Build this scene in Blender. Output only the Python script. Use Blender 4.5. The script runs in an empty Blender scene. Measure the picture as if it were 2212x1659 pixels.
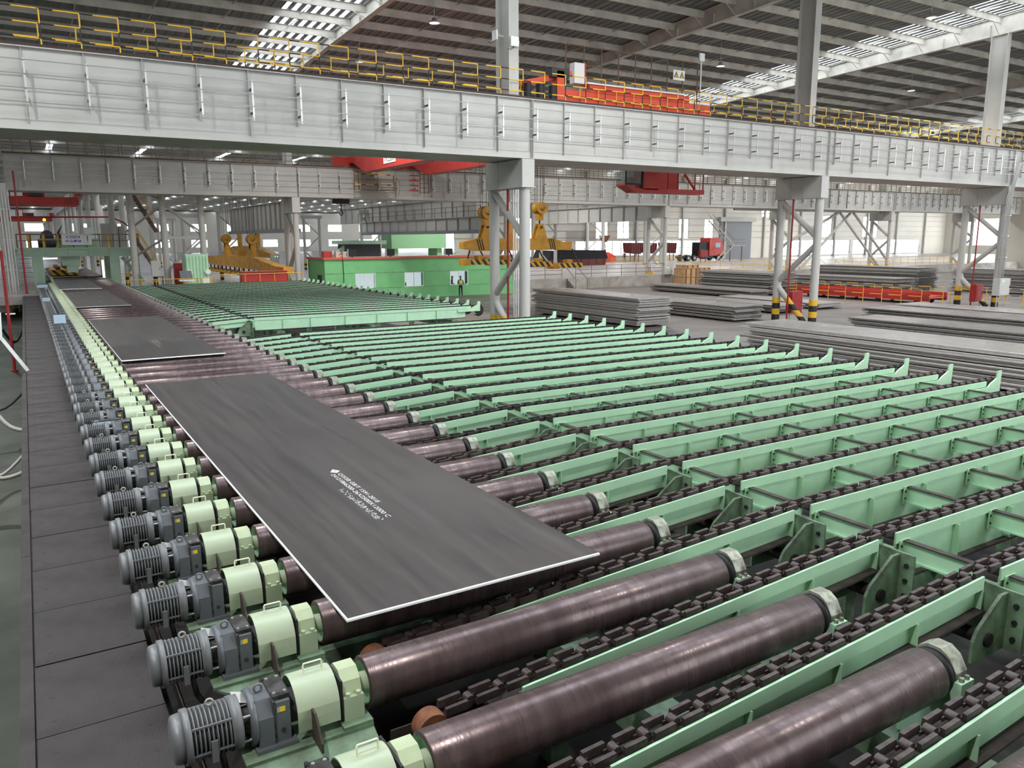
import bpy, math, random
from mathutils import Vector, Matrix
random.seed(7)
sc = bpy.context.scene
C = bpy.context.collection
PI = math.pi

# ---------------------------------------------------------------- camera
CAMP = Vector((-1.8738, -5.5490, 4.9846)); YAW, PITCH, ROLL, FPX = 0.549859, -0.183725, -0.004003, 1692.6
cd = bpy.data.cameras.new('camera'); cam = bpy.data.objects.new('camera', cd); C.objects.link(cam)
fw = Vector((math.sin(YAW)*math.cos(PITCH), math.cos(YAW)*math.cos(PITCH), math.sin(PITCH)))
r0 = Vector((math.cos(YAW), -math.sin(YAW), 0)); u0 = r0.cross(fw)
rr = math.cos(ROLL)*r0 + math.sin(ROLL)*u0; uu = -math.sin(ROLL)*r0 + math.cos(ROLL)*u0
cam.matrix_world = Matrix(((rr.x, uu.x, -fw.x, CAMP.x), (rr.y, uu.y, -fw.y, CAMP.y), (rr.z, uu.z, -fw.z, CAMP.z), (0, 0, 0, 1)))
cd.sensor_fit = 'HORIZONTAL'; cd.sensor_width = 36; cd.lens = FPX*36/2212
cd.clip_start = 0.05; cd.clip_end = 2000
sc.camera = cam

# ---------------------------------------------------------------- world, light, exposure
w = bpy.data.worlds.new('overcast_sky'); sc.world = w; w.use_nodes = True
bg = w.node_tree.nodes['Background']; bg.inputs['Color'].default_value = (0.92, 0.96, 1.0, 1); bg.inputs['Strength'].default_value = 7.0
sc.view_settings.view_transform = 'Standard'; sc.view_settings.look = 'None'
sc.view_settings.exposure = 0.0; sc.view_settings.gamma = 1.0; sc.view_settings.use_curve_mapping = False
sc.cycles.max_bounces = 6; sc.cycles.diffuse_bounces = 4; sc.cycles.glossy_bounces = 3
sc.cycles.transmission_bounces = 4; sc.cycles.transparent_max_bounces = 8
sc.cycles.caustics_reflective = False; sc.cycles.caustics_refractive = False
sc.cycles.sample_clamp_indirect = 6.0
sc.cycles.use_denoising = True

# ---------------------------------------------------------------- materials
def s2l(c): return tuple(((v/255.0)/12.92 if v/255.0 <= 0.04045 else ((v/255.0+0.055)/1.055)**2.4) for v in c)
MATS = {}
def mat(name, rgb, rough=0.5, metal=0.0, var=0.0, scale=4.0, stretch=None, bump=0.0, rgb2=None, detail=4.0, spec=None, bscale=None, coord='Object'):
    """painted / metal surface: base colour broken up by noise towards rgb2, optional fine relief"""
    m = bpy.data.materials.new(name); m.use_nodes = True; nt = m.node_tree; N = nt.nodes; L = nt.links
    b = N['Principled BSDF']; c = (*s2l(rgb), 1)
    b.inputs['Base Color'].default_value = c; b.inputs['Roughness'].default_value = rough; b.inputs['Metallic'].default_value = metal
    if spec is not None: b.inputs['Specular IOR Level'].default_value = spec
    if var > 0 or bump > 0:
        tc = N.new('ShaderNodeTexCoord'); mp = N.new('ShaderNodeMapping'); L.new(tc.outputs[coord], mp.inputs['Vector'])
        if stretch: mp.inputs['Scale'].default_value = stretch
        nz = N.new('ShaderNodeTexNoise'); nz.inputs['Scale'].default_value = scale; nz.inputs['Detail'].default_value = detail; nz.inputs['Roughness'].default_value = 0.6
        L.new(mp.outputs['Vector'], nz.inputs['Vector'])
        if var > 0:
            mr = N.new('ShaderNodeMapRange'); mr.inputs[1].default_value = 0.38; mr.inputs[2].default_value = 0.68
            mr.inputs[3].default_value = 0.0; mr.inputs[4].default_value = var
            L.new(nz.outputs['Fac'], mr.inputs[0])
            mx = N.new('ShaderNodeMix'); mx.data_type = 'RGBA'
            c2 = rgb2 if rgb2 else tuple(v*0.55 for v in rgb)
            mx.inputs[6].default_value = c; mx.inputs[7].default_value = (*s2l(c2), 1)
            L.new(mr.outputs[0], mx.inputs[0]); L.new(mx.outputs[2], b.inputs['Base Color'])
            r2 = N.new('ShaderNodeMapRange'); r2.inputs[1].default_value = 0.3; r2.inputs[2].default_value = 0.7
            r2.inputs[3].default_value = max(0.05, rough-0.10); r2.inputs[4].default_value = min(1, rough+0.12)
            L.new(nz.outputs['Fac'], r2.inputs[0]); L.new(r2.outputs[0], b.inputs['Roughness'])
        if bump > 0:
            bn = N.new('ShaderNodeTexNoise'); bn.inputs['Scale'].default_value = bscale or scale*5; bn.inputs['Detail'].default_value = 3
            L.new(mp.outputs['Vector'], bn.inputs['Vector'])
            bp = N.new('ShaderNodeBump'); bp.inputs['Strength'].default_value = bump; bp.inputs['Distance'].default_value = 0.01
            L.new(bn.outputs['Fac'], bp.inputs['Height']); L.new(bp.outputs['Normal'], b.inputs['Normal'])
    MATS[name] = m; return m

def bands(name, axis, period, duty, rgbA, rgbB, rough=0.45, lo=None, hi=None, rgb_out=None, skew=None, offset=0.0):
    """paint striped along one object axis; outside lo..hi the plain colour rgb_out"""
    m = bpy.data.materials.new(name); m.use_nodes = True; nt = m.node_tree; N = nt.nodes; L = nt.links
    b = N['Principled BSDF']; b.inputs['Roughness'].default_value = rough
    tc = N.new('ShaderNodeTexCoord'); sp = N.new('ShaderNodeSeparateXYZ'); L.new(tc.outputs['Object'], sp.inputs[0])
    def M(op, a, bb=None):
        n = N.new('ShaderNodeMath'); n.operation = op
        for i, v in enumerate((a, bb)):
            if v is None: continue
            if isinstance(v, (int, float)): n.inputs[i].default_value = v
            else: L.new(v, n.inputs[i])
        return n.outputs[0]
    co = sp.outputs['XYZ'.index(axis)]
    if skew: co = M('ADD', co, M('MULTIPLY', sp.outputs['XYZ'.index(skew[0])], skew[1]))
    f = M('LESS_THAN', M('FRACT', M('DIVIDE', M('ADD', co, 1000*period+offset), period)), duty)
    mx = N.new('ShaderNodeMix'); mx.data_type = 'RGBA'
    mx.inputs[6].default_value = (*s2l(rgbB), 1); mx.inputs[7].default_value = (*s2l(rgbA), 1); L.new(f, mx.inputs[0])
    out = mx.outputs[2]
    if rgb_out:
        inside = M('MULTIPLY', M('GREATER_THAN', sp.outputs['XYZ'.index(axis)], lo), M('LESS_THAN', sp.outputs['XYZ'.index(axis)], hi))
        m2 = N.new('ShaderNodeMix'); m2.data_type = 'RGBA'; m2.inputs[6].default_value = (*s2l(rgb_out), 1)
        L.new(out, m2.inputs[7]); L.new(inside, m2.inputs[0]); out = m2.outputs[2]
    L.new(out, b.inputs['Base Color'])
    MATS[name] = m; return m

mat('bed_green', (184, 224, 188), 0.5, 0, 0.5, 2.2, rgb2=(162, 202, 168), bump=0.0)
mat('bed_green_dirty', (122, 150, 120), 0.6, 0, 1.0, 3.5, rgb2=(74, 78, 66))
mat('guard_green', (172, 184, 156), 0.38, 0, 0.6, 2.5, rgb2=(150, 160, 132))
mat('cap_green', (176, 190, 154), 0.42, 0, 0.8, 3, rgb2=(160, 158, 130))
mat('worn_cap', (150, 156, 138), 0.45, 0.2, 1.0, 9, rgb2=(84, 72, 66))
mat('handle_cream', (232, 232, 205), 0.4)
mat('motor_grey', (116, 118, 119), 0.42, 0.1, 0.5, 5, rgb2=(86, 88, 89))
mat('motor_dark', (58, 60, 62), 0.6, 0, 0.5, 6)
mat('gear_grey', (100, 104, 108), 0.35, 0.1, 0.6, 4, rgb2=(88, 90, 92))
mat('oily_black', (40, 37, 36), 0.3, 0.1, 0.8, 8, rgb2=(86, 84, 84))
mat('steel_bright', (200, 200, 198), 0.3, 0.7)
mat('label_yellow', (240, 205, 40), 0.5)
mat('bracket_dark', (66, 54, 46), 0.7, 0, 0.8, 7, rgb2=(40, 34, 30))
mat('chain_steel', (74, 62, 59), 0.5, 0.35, 1.0, 11, rgb2=(46, 39, 37))
mat('chain_dark', (44, 38, 37), 0.55, 0.3, 0.6, 8)
mat('rust', (128, 78, 48), 0.8, 0, 0.8, 12, rgb2=(80, 52, 38))
mat('dust_brown', (66, 56, 53), 0.85, 0, 0.7, 6)
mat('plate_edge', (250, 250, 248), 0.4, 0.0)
mat('walk_plate', (44, 38, 37), 0.6, 0.0, 0.8, 1.6, rgb2=(34, 30, 29), bump=0.25, bscale=55)
mat('pit_dark', (36, 32, 30), 0.9, 0, 0.8, 1.2, rgb2=(22, 20, 19))  # oily concrete, colour darkened further to deepen the shade in the pit
mat('sign_blue', (150, 172, 190), 0.5)
mat('white_paint', (236, 236, 232), 0.45)
mat('red_paint', (158, 36, 38), 0.5, 0, 0.3, 3)
mat('black_rubber', (30, 30, 31), 0.6)
mat('hose_grey', (165, 162, 152), 0.6)

def roller_material():
    m = bpy.data.materials.new('roller_steel'); m.use_nodes = True; nt = m.node_tree; N = nt.nodes; L = nt.links
    b = N['Principled BSDF']
    tc = N.new('ShaderNodeTexCoord'); oi = N.new('ShaderNodeObjectInfo')
    ad = N.new('ShaderNodeVectorMath'); ad.operation = 'ADD'; L.new(tc.outputs['Object'], ad.inputs[0])
    cx = N.new('ShaderNodeCombineXYZ'); mu = N.new('ShaderNodeMath'); mu.operation = 'MULTIPLY'; mu.inputs[1].default_value = 37.0
    L.new(oi.outputs['Random'], mu.inputs[0]); L.new(mu.outputs[0], cx.inputs[0]); L.new(cx.outputs[0], ad.inputs[1])
    mp = N.new('ShaderNodeMapping'); mp.inputs['Scale'].default_value = (2.4, 0.3, 0.3); L.new(ad.outputs[0], mp.inputs['Vector'])
    n1 = N.new('ShaderNodeTexNoise'); n1.inputs['Scale'].default_value = 2.2; n1.inputs['Detail'].default_value = 6; n1.inputs['Roughness'].default_value = 0.7
    L.new(mp.outputs[0], n1.inputs['Vector'])
    n2 = N.new('ShaderNodeTexNoise'); n2.inputs['Scale'].default_value = 28; n2.inputs['Detail'].default_value = 3
    mp2 = N.new('ShaderNodeMapping'); mp2.inputs['Scale'].default_value = (3.0, 0.10, 0.10); L.new(ad.outputs[0], mp2.inputs['Vector']); L.new(mp2.outputs[0], n2.inputs['Vector'])
    cr = N.new('ShaderNodeValToRGB'); L.new(n1.outputs['Fac'], cr.inputs[0])
    e = cr.color_ramp.elements; e[0].position = 0.38; e[0].color = (*s2l((74, 58, 58)), 1); e[1].position = 0.74; e[1].color = (*s2l((112, 96, 95)), 1)
    L.new(cr.outputs[0], b.inputs['Base Color']); b.inputs['Metallic'].default_value = 0.45
    rr_ = N.new('ShaderNodeMapRange'); rr_.inputs[1].default_value = 0.3; rr_.inputs[2].default_value = 0.7; rr_.inputs[3].default_value = 0.46; rr_.inputs[4].default_value = 0.17
    mm = N.new('ShaderNodeMath'); mm.operation = 'MULTIPLY_ADD'; mm.inputs[1].default_value = 0.5
    L.new(n2.outputs['Fac'], mm.inputs[0]); hm = N.new('ShaderNodeMath'); hm.operation = 'MULTIPLY'; hm.inputs[1].default_value = 0.5
    L.new(n1.outputs['Fac'], hm.inputs[0]); L.new(hm.outputs[0], mm.inputs[2]); L.new(mm.outputs[0], rr_.inputs[0]); L.new(rr_.outputs[0], b.inputs['Roughness'])
    bp = N.new('ShaderNodeBump'); bp.inputs['Strength'].default_value = 0.08; bp.inputs['Distance'].default_value = 0.004
    L.new(n2.outputs['Fac'], bp.inputs['Height']); L.new(bp.outputs[0], b.inputs['Normal'])
    MATS['roller_steel'] = m
roller_material()

def plate_material():
    m = bpy.data.materials.new('plate_steel'); m.use_nodes = True; nt = m.node_tree; N = nt.nodes; L = nt.links
    b = N['Principled BSDF']; b.inputs['Metallic'].default_value = 0.35
    tc = N.new('ShaderNodeTexCoord')
    mp = N.new('ShaderNodeMapping'); mp.inputs['Scale'].default_value = (5.0, 0.22, 1); L.new(tc.outputs['Object'], mp.inputs['Vector'])
    n1 = N.new('ShaderNodeTexNoise'); n1.inputs['Scale'].default_value = 1.6; n1.inputs['Detail'].default_value = 7; n1.inputs['Roughness'].default_value = 0.62; L.new(mp.outputs[0], n1.inputs['Vector'])
    n2 = N.new('ShaderNodeTexNoise'); n2.inputs['Scale'].default_value = 0.8; n2.inputs['Detail'].default_value = 3; L.new(tc.outputs['Object'], n2.inputs['Vector'])
    cr = N.new('ShaderNodeValToRGB'); L.new(n1.outputs['Fac'], cr.inputs[0])
    e = cr.color_ramp.elements; e[0].position = 0.3; e[0].color = (*s2l((46, 42, 41)), 1); e[1].position = 0.72; e[1].color = (*s2l((84, 79, 76)), 1)
    mx = N.new('ShaderNodeMix'); mx.data_type = 'RGBA'; mx.inputs[7].default_value = (*s2l((78, 69, 65)), 1); L.new(cr.outputs[0], mx.inputs[6])
    mr = N.new('ShaderNodeMapRange'); mr.inputs[1].default_value = 0.45; mr.inputs[2].default_value = 0.75; mr.inputs[4].default_value = 0.6; L.new(n2.outputs['Fac'], mr.inputs[0]); L.new(mr.outputs[0], mx.inputs[0])
    L.new(mx.outputs[2], b.inputs['Base Color'])
    r2 = N.new('ShaderNodeMapRange'); r2.inputs[1].default_value = 0.3; r2.inputs[2].default_value = 0.7; r2.inputs[3].default_value = 0.42; r2.inputs[4].default_value = 0.56
    L.new(n1.outputs['Fac'], r2.inputs[0]); L.new(r2.outputs[0], b.inputs['Roughness'])
    MATS['plate_steel'] = m
plate_material()

# ---------------------------------------------------------------- mesh helpers
class MB:
    def __init__(s): s.v = []; s.f = []; s.mi = []; s.sm = []; s.cur = 0
    def add(s, vs, fs, smooth=False):
        o = len(s.v); s.v += [tuple(p) for p in vs]
        for f in fs: s.f.append([i+o for i in f]); s.mi.append(s.cur); s.sm.append(smooth)
        return s
    def box(s, x0, x1, y0, y1, z0, z1):
        if x0 > x1: x0, x1 = x1, x0
        if y0 > y1: y0, y1 = y1, y0
        if z0 > z1: z0, z1 = z1, z0
        return s.add([(x0,y0,z0),(x1,y0,z0),(x1,y1,z0),(x0,y1,z0),(x0,y0,z1),(x1,y0,z1),(x1,y1,z1),(x0,y1,z1)],
                     [(0,3,2,1),(4,5,6,7),(0,1,5,4),(1,2,6,5),(2,3,7,6),(3,0,4,7)])
    def cbox(s, cx, cy, cz, sx, sy, sz): return s.box(cx-sx/2, cx+sx/2, cy-sy/2, cy+sy/2, cz-sz/2, cz+sz/2)
    def frame(s, p0, p1):
        d = (Vector(p1)-Vector(p0)); l = d.length; d.normalize()
        up = Vector((0,0,1)) if abs(d.z) < 0.95 else Vector((0,1,0))
        a = d.cross(up).normalized(); b = a.cross(d).normalized(); return d, a, b, l
    def cyl(s, p0, p1, r, n=12, r1=None, caps=True, smooth=True):
        r1 = r if r1 is None else r1; d, a, b, l = s.frame(p0, p1); p0 = Vector(p0); p1 = Vector(p1); vs = []
        for (c, q) in ((p0, r), (p1, r1)):
            for i in range(n):
                t = 2*PI*i/n; vs.append(c + a*(q*math.cos(t)) + b*(q*math.sin(t)))
        s.add(vs, [(i, (i+1) % n, n+(i+1) % n, n+i) for i in range(n)], smooth)
        if caps: s.add(vs, [tuple(range(n-1, -1, -1)), tuple(range(n, 2*n))])
        return s
    def bar(s, p0, p1, w, h, roll=0):
        d, a, b, l = s.frame(p0, p1)
        if roll: a, b = a*math.cos(roll)+b*math.sin(roll), b*math.cos(roll)-a*math.sin(roll)
        p0 = Vector(p0); p1 = Vector(p1)
        vs = [c + a*(sx*w/2) + b*(sy*h/2) for c in (p0, p1) for sx, sy in ((-1,-1),(1,-1),(1,1),(-1,1))]
        return s.add(vs, [(3,2,1,0),(4,5,6,7),(0,1,5,4),(1,2,6,5),(2,3,7,6),(3,0,4,7)])
    def prism(s, poly, axis, a0, a1, smooth=False):
        """poly: 2D outline in the plane across axis ('X': (y,z), 'Y': (x,z), 'Z': (x,y))"""
        n = len(poly)
        def P(q, t): return {'X': (t, q[0], q[1]), 'Y': (q[0], t, q[1]), 'Z': (q[0], q[1], t)}[axis]
        vs = [P(q, a0) for q in poly] + [P(q, a1) for q in poly]
        s.add(vs, [(i, (i+1) % n, n+(i+1) % n, n+i) for i in range(n)], smooth)
        s.add(vs, [tuple(range(n-1, -1, -1)), tuple(range(n, 2*n))]); return s
    def lathe(s, prof, n=24, smooth=True, center=(0,0,0), axis='X'):
        """prof: (axial, radius) list revolved about the X (or Z / Y) axis"""
        cx, cy, cz = center; vs = []
        for (x, r) in prof:
            for i in range(n):
                t = 2*PI*i/n; a_, b_ = r*math.cos(t), r*math.sin(t)
                vs.append({'X': (cx+x, cy+a_, cz+b_), 'Z': (cx+a_, cy+b_, cz+x), 'Y': (cx+a_, cy+x, cz+b_)}[axis])
        fs = [(k*n+i, k*n+(i+1) % n, (k+1)*n+(i+1) % n, (k+1)*n+i) for k in range(len(prof)-1) for i in range(n)]
        s.add(vs, fs, smooth); return s
    def tube(s, pts, r, n=8, smooth=True):
        pts = [Vector(p) for p in pts]; m = len(pts); vs = []; pa = None
        for k, p in enumerate(pts):
            d = (pts[min(k+1, m-1)]-pts[max(k-1, 0)]).normalized()
            if pa is None:
                up = Vector((0,0,1)) if abs(d.z) < 0.9 else Vector((0,1,0)); a = d.cross(up).normalized()
            else: a = (pa - d*pa.dot(d)).normalized()
            pa = a; b = a.cross(d)
            for i in range(n):
                t = 2*PI*i/n; vs.append(p + a*(r*math.cos(t)) + b*(r*math.sin(t)))
        fs = [(k*n+i, k*n+(i+1) % n, (k+1)*n+(i+1) % n, (k+1)*n+i) for k in range(m-1) for i in range(n)]
        s.add(vs, fs, smooth); s.add(vs, [tuple(range(n-1, -1, -1)), tuple(range((m-1)*n, m*n))]); return s
    def ball(s, c, rx, ry=None, rz=None, n=12, m=8):
        ry = ry or rx; rz = rz or rx
        vs = [(c[0]+rx*math.sin(PI*k/m)*math.cos(2*PI*i/n), c[1]+ry*math.sin(PI*k/m)*math.sin(2*PI*i/n), c[2]+rz*math.cos(PI*k/m)) for k in range(m+1) for i in range(n)]
        fs = [(k*n+i, (k+1)*n+i, (k+1)*n+(i+1) % n, k*n+(i+1) % n) for k in range(m) for i in range(n)]
        return s.add(vs, fs, True)
    def shear(s, fn): s.v = [fn(*p) for p in s.v]; return s
    def mesh(s, name, mats, off=(0,0,0)):
        me = bpy.data.meshes.new(name)
        me.from_pydata([(x-off[0], y-off[1], z-off[2]) for x, y, z in s.v], [], s.f)
        mats = mats if isinstance(mats, (list, tuple)) else [mats]
        for m in mats: me.materials.append(MATS[m])
        if any(s.mi): me.polygons.foreach_set('material_index', s.mi)
        if any(s.sm): me.polygons.foreach_set('use_smooth', s.sm)
        me.update(); return me

def link(name, me, parent=None, loc=(0,0,0), rot=None):
    o = bpy.data.objects.new(name, me); C.objects.link(o)
    if parent is not None: o.parent = parent
    o.location = loc
    if rot: o.rotation_euler = rot
    return o
def tag(o, label=None, cat=None, group=None, kind=None):
    if label: o['label'] = label
    if cat: o['category'] = cat
    if group: o['group'] = group
    if kind: o['kind'] = kind
    elif cat: o['kind'] = 'thing'
    return o
class Thing:
    """an Empty at the thing's base; parts are given in world coordinates"""
    def __init__(s, name, label, cat, org=(0,0,0), group=None, kind=None, rot=None):
        s.o = link(name, None, None, org); s.org = org; tag(s.o, label, cat, group, kind)
        if rot: s.o.rotation_euler = rot
    def part(s, name, mb, m, label=None, parent=None, kind=None):
        o = link(name, mb.mesh(name, m, s.org), parent or s.o); tag(o, label, None, None, kind); return o
def solo(name, mb, m, label, cat, org=(0,0,0), group=None, kind=None):
    o = link(name, mb.mesh(name, m, org), None, org); return tag(o, label, cat, group, kind)
def struct(name, mb, m, org=(0,0,0), parent=None):
    o = link(name, mb.mesh(name, m, org), parent, org if parent is None else (0,0,0))
    if parent is None: o['kind'] = 'structure'
    return o
def copy_tree(o, loc=None, parent=None, label=None):
    c = o.copy(); C.objects.link(c); c.parent = parent
    if loc is not None: c.location = loc
    if label: c['label'] = label
    for ch in o.children: copy_tree(ch, None, c)
    return c
_ONES = 'zeroth first second third fourth fifth sixth seventh eighth ninth tenth eleventh twelfth thirteenth fourteenth fifteenth sixteenth seventeenth eighteenth nineteenth'.split()
_TENS = {2: 'twent', 3: 'thirt', 4: 'fort', 5: 'fift', 6: 'sixt', 7: 'sevent', 8: 'eight', 9: 'ninet', 10: 'hundred'}
def nth(n):
    if n < 20: return _ONES[n]
    t, u = divmod(n, 10)
    if t >= 10: return 'hundred-and-' + nth(n-100) if n > 100 else 'hundredth'
    return _TENS[t]+'ieth' if u == 0 else _TENS[t]+'y-'+_ONES[u]

# ================================================================ ROLLER TABLE
PITCH_R = 1.0388; ZA = 1.834; RR = 0.19; XR0, XR1 = -0.10, 3.45
def yr(j): return -0.565 + PITCH_R*j
J0, J1, JM = -3, 92, 57            # rollers; the drives end at JM

# floors of the hall
mat('floor_hall', (170, 165, 161), 0.35, 0, 0.8, 0.25, rgb2=(144, 135, 130))
mat('floor_green', (44, 54, 38), 0.5, 0, 0.7, 0.6, rgb2=(34, 42, 31))
mat('concrete', (168, 162, 154), 0.8, 0, 0.8, 0.9, rgb2=(128, 120, 112))
mat('floor_dark', (86, 78, 72), 0.7, 0, 0.9, 0.5, rgb2=(56, 50, 46))
struct('floor', MB().box(-60, 175, -30, 400, -0.4, -0.02), 'floor_hall', (0, 0, 0))
struct('floor_pit', MB().box(-2.2, 16.3, -8, 58.5, -0.015, 0.0), 'pit_dark')
mat('floor_yard', (112, 104, 98), 0.45, 0, 0.8, 0.3, rgb2=(88, 80, 74))
struct('floor_yard', MB().box(16.4, 130, -16, 58.4, -0.015, 0.0), 'floor_yard')
struct('floor_aisle', MB().box(-12, -2.3, -14, 60, -0.015, 0.0), 'floor_green')
struct('floor_deck', MB().box(-4.2, -1.3, 54.2, 140, 0.9, 1.44), 'floor_hall')

# walkway of loose cover plates
wk = struct('floor_walkway', MB().box(-2.235, -1.32, -7.5, 54.1, 1.38, 1.425), 'pit_dark')
pm = MB().box(-2.14, -1.285, 0.006, 1.13, 1.427, 1.445).mesh('cover_plate', 'walk_plate')
hole = MB()
for hx in (-2.03, -1.42):
    for hy in (0.2, 0.55, 0.9): hole.box(hx-0.02, hx+0.02, hy-0.012, hy+0.012, 1.4445, 1.4465)
hm = hole.mesh('bolt_head', 'black_rubber')
for i in range(54):
    o = link('cover_plate', pm, wk, (random.uniform(-.004, .004), -7.4 + 1.14*i, random.uniform(-.002, .004)))
    if i < 20: link('bolt_heads', hm, o)
bm_ = MB().box(-2.25, -2.155, 0.004, 5.996, 1.425, 1.447).mesh('edge_plate', 'walk_plate')
for i in range(10): link('edge_plate', bm_, wk, (0, -7.5+6*i, 0))
struct('wall_walkway', MB().box(-2.24, -2.20, -7.5, 54, 0.0, 1.42), 'bracket_dark')
kb = solo('kerb_strip', MB().box(-2.36, -2.26, -7.5, 54, 0, 0.14), 'rust', 'rusty brown kerb strip along the foot of the walkway', 'kerb', (-2.3, 0, 0))

# table frame under the bearings
tf = Thing('table_underframe', 'dark green frame beams carrying the roller bearings', 'frame', (1.6, 0, 0))
for nm, x0, x1 in (('frame_beam', -0.42, -0.04), ('frame_beam', 3.42, 3.80)):
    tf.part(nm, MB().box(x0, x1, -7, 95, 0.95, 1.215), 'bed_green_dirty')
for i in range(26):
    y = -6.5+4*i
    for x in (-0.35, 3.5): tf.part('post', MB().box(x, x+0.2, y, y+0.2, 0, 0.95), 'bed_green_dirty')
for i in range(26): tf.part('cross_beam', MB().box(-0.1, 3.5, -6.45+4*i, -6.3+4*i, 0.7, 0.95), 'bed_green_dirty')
tf.part('cable_tray', MB().box(-1.26, -0.55, -7, 57.5, 1.02, 1.06), 'pit_dark')
tf.part('tray_edge', MB().box(-1.13, -1.12, -7, 57.5, 1.06, 1.20), 'bracket_dark')

# --- roller
rb = MB().lathe([(XR0, 0.155), (XR0, 0.182), (XR0+0.008, RR), (XR1-0.012, RR), (XR1, 0.18), (XR1, 0.15)], 40).mesh('barrel', 'roller_steel')
re_ = MB().lathe([(XR0, 0.156), (XR0+0.05, 0.156), (XR0+0.055, 0.0)], 28).mesh('end_disc', 'bed_green')
re2 = MB().lathe([(XR1, 0.156), (XR1-0.04, 0.15), (XR1-0.042, 0.0)], 28).mesh('end_disc', 'black_rubber')
rs = MB().cyl((-0.17, 0, 0), (-0.04, 0, 0), 0.078, 18).mesh('neck', 'guard_green')
rs2 = MB().cyl((XR1-0.05, 0, 0), (3.58, 0, 0), 0.10, 18).mesh('neck', 'black_rubber')
for j in range(J0, J1+1):
    t = link('table_roller', None, None, (0, yr(j), ZA))
    tag(t, f'dark brown steel transport roller, {nth(j-J0+1)} from the front end of the roller table', 'roller', 'rollers of the roller table')
    link('barrel', rb, t)
    link('neck', rs, t); link('neck', rs2, t)
    if j <= 60:
        link('end_disc', re_, t); link('end_disc', re2, t)

# --- plummer blocks
def cap_poly(w, h0, h1): return [(-w, h0), (w, h0), (w*0.82, h0+(h1-h0)*0.62), (w*0.36, h1), (-w*0.36, h1), (-w*0.82, h0+(h1-h0)*0.62)]
bl_base = MB().box(-0.30, -0.155, -0.185, 0.185, -0.168, 0.03).mesh('block_base', 'guard_green')
bl_cap = MB().prism(cap_poly(0.155, 0.03, 0.185), 'X', -0.295, -0.16).mesh('block_cap', 'cap_green')
bl_bolt = MB()
for x in (-0.265, -0.19):
    for y in (-0.168, 0.168): bl_bolt.cyl((x, y, 0.03), (x, y, 0.055), 0.017, 6, smooth=False)
bl_bolt_m = [MB().cyl((x, y, 0.03), (x, y, 0.055), 0.018, 6, smooth=False).mesh('bolt', 'cap_green') for x in (-0.265, -0.19) for y in (-0.168, 0.168)]
bl_foot = MB().box(-0.33, -0.12, -0.255, 0.255, -0.168, -0.14).mesh('block_foot', 'bed_green_dirty')
bl_slot = MB().box(-0.318, -0.302, -0.17, 0.17, -0.16, 0.16).mesh('seal', 'black_rubber')
br_base = MB().box(3.53, 3.69, -0.225, 0.225, -0.60, -0.005).mesh('block_base', 'bed_green')
br_cap = MB().prism([(-0.17, -0.005), (0.17, -0.005), (0.175, 0.05), (0.12, 0.15), (0.05, 0.195), (-0.05, 0.195), (-0.12, 0.15), (-0.175, 0.05)], 'X', 3.54, 3.68).mesh('block_cap', 'worn_cap')
br_seal = MB().lathe([(3.50, 0.06), (3.50, 0.165), (3.545, 0.175), (3.545, 0.06)], 24).mesh('seal_ring', 'black_rubber')
br_bolt_m = [MB().cyl((x, y, -0.005), (x, y, 0.025), 0.018, 6, smooth=False).mesh('bolt', 'worn_cap') for x in (3.575, 3.645) for y in (-0.198, 0.198)]
for j in range(-3, J1+1):
    k = j+4
    if j >= -2:
        t = link('drive_bearing', None, None, (0, yr(j), ZA)); tag(t, f'pale green bearing block beside coupling cover, {nth(k)} from the front end', 'bearing', 'bearing blocks on the motor side')
        link('block_base', bl_base, t)
        cp = link('block_cap', bl_cap, t); link('block_foot', bl_foot, t)
        if j <= 24:
            link('seal', bl_slot, t)
            for m in bl_bolt_m: link('bolt', m, cp)
    t = link('end_bearing', None, None, (0, yr(j), ZA)); tag(t, f'green bearing block with worn cap at roller end, {nth(k)} from the front end', 'bearing', 'bearing blocks on the chain side')
    link('block_base', br_base, t); cp = link('block_cap', br_cap, t); link('seal_ring', br_seal, t)
    if j <= 20:
        for m in br_bolt_m: link('bolt', m, cp)

# --- geared motor (axis of the roller = local origin)
gm = {}
gm['motor_body'] = (MB().cyl((-1.30, 0, 0), (-1.0, 0, 0), 0.142, 24), 'motor_dark')
gm['fan_cowl'] = (MB().lathe([(-1.385, 0.0), (-1.385, 0.12), (-1.378, 0.145), (-1.365, 0.155), (-1.31, 0.162), (-1.31, 0.12)], 20), 'motor_grey')
gm['rear_flange'] = (MB().lathe([(-1.315, 0.10), (-1.315, 0.178), (-1.275, 0.178), (-1.275, 0.10)], 24), 'motor_grey')
gm['front_flange'] = (MB().lathe([(-1.03, 0.10), (-1.03, 0.176), (-0.965, 0.176), (-0.955, 0.10)], 24), 'motor_grey')
gm['neck'] = (MB().cyl((-0.96, 0, 0), (-0.90, 0, 0), 0.115, 16), 'oily_black')
gm['gear_ring'] = (MB().lathe([(-0.915, 0.08), (-0.915, 0.185), (-0.875, 0.19), (-0.875, 0.1)], 24), 'gear_grey')
oct_ = [(-0.175, -0.14), (0.175, -0.14), (0.175, 0.06), (0.105, 0.165), (-0.105, 0.165), (-0.175, 0.06)]
gm['gear_case'] = (MB().prism(oct_, 'X', -0.875, -0.775), 'gear_grey')
gm['gear_cover'] = (MB().prism([(-0.165, -0.14), (0.165, -0.14), (0.165, 0.145), (-0.165, 0.145)], 'X', -0.765, -0.665), 'gear_grey')
gm['top_lid'] = (MB().box(-0.772, -0.655, -0.135, 0.135, 0.145, 0.175), 'oily_black')
gm['foot'] = (MB().box(-0.90, -0.63, -0.205, 0.205, -0.168, -0.14), 'gear_grey')
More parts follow.
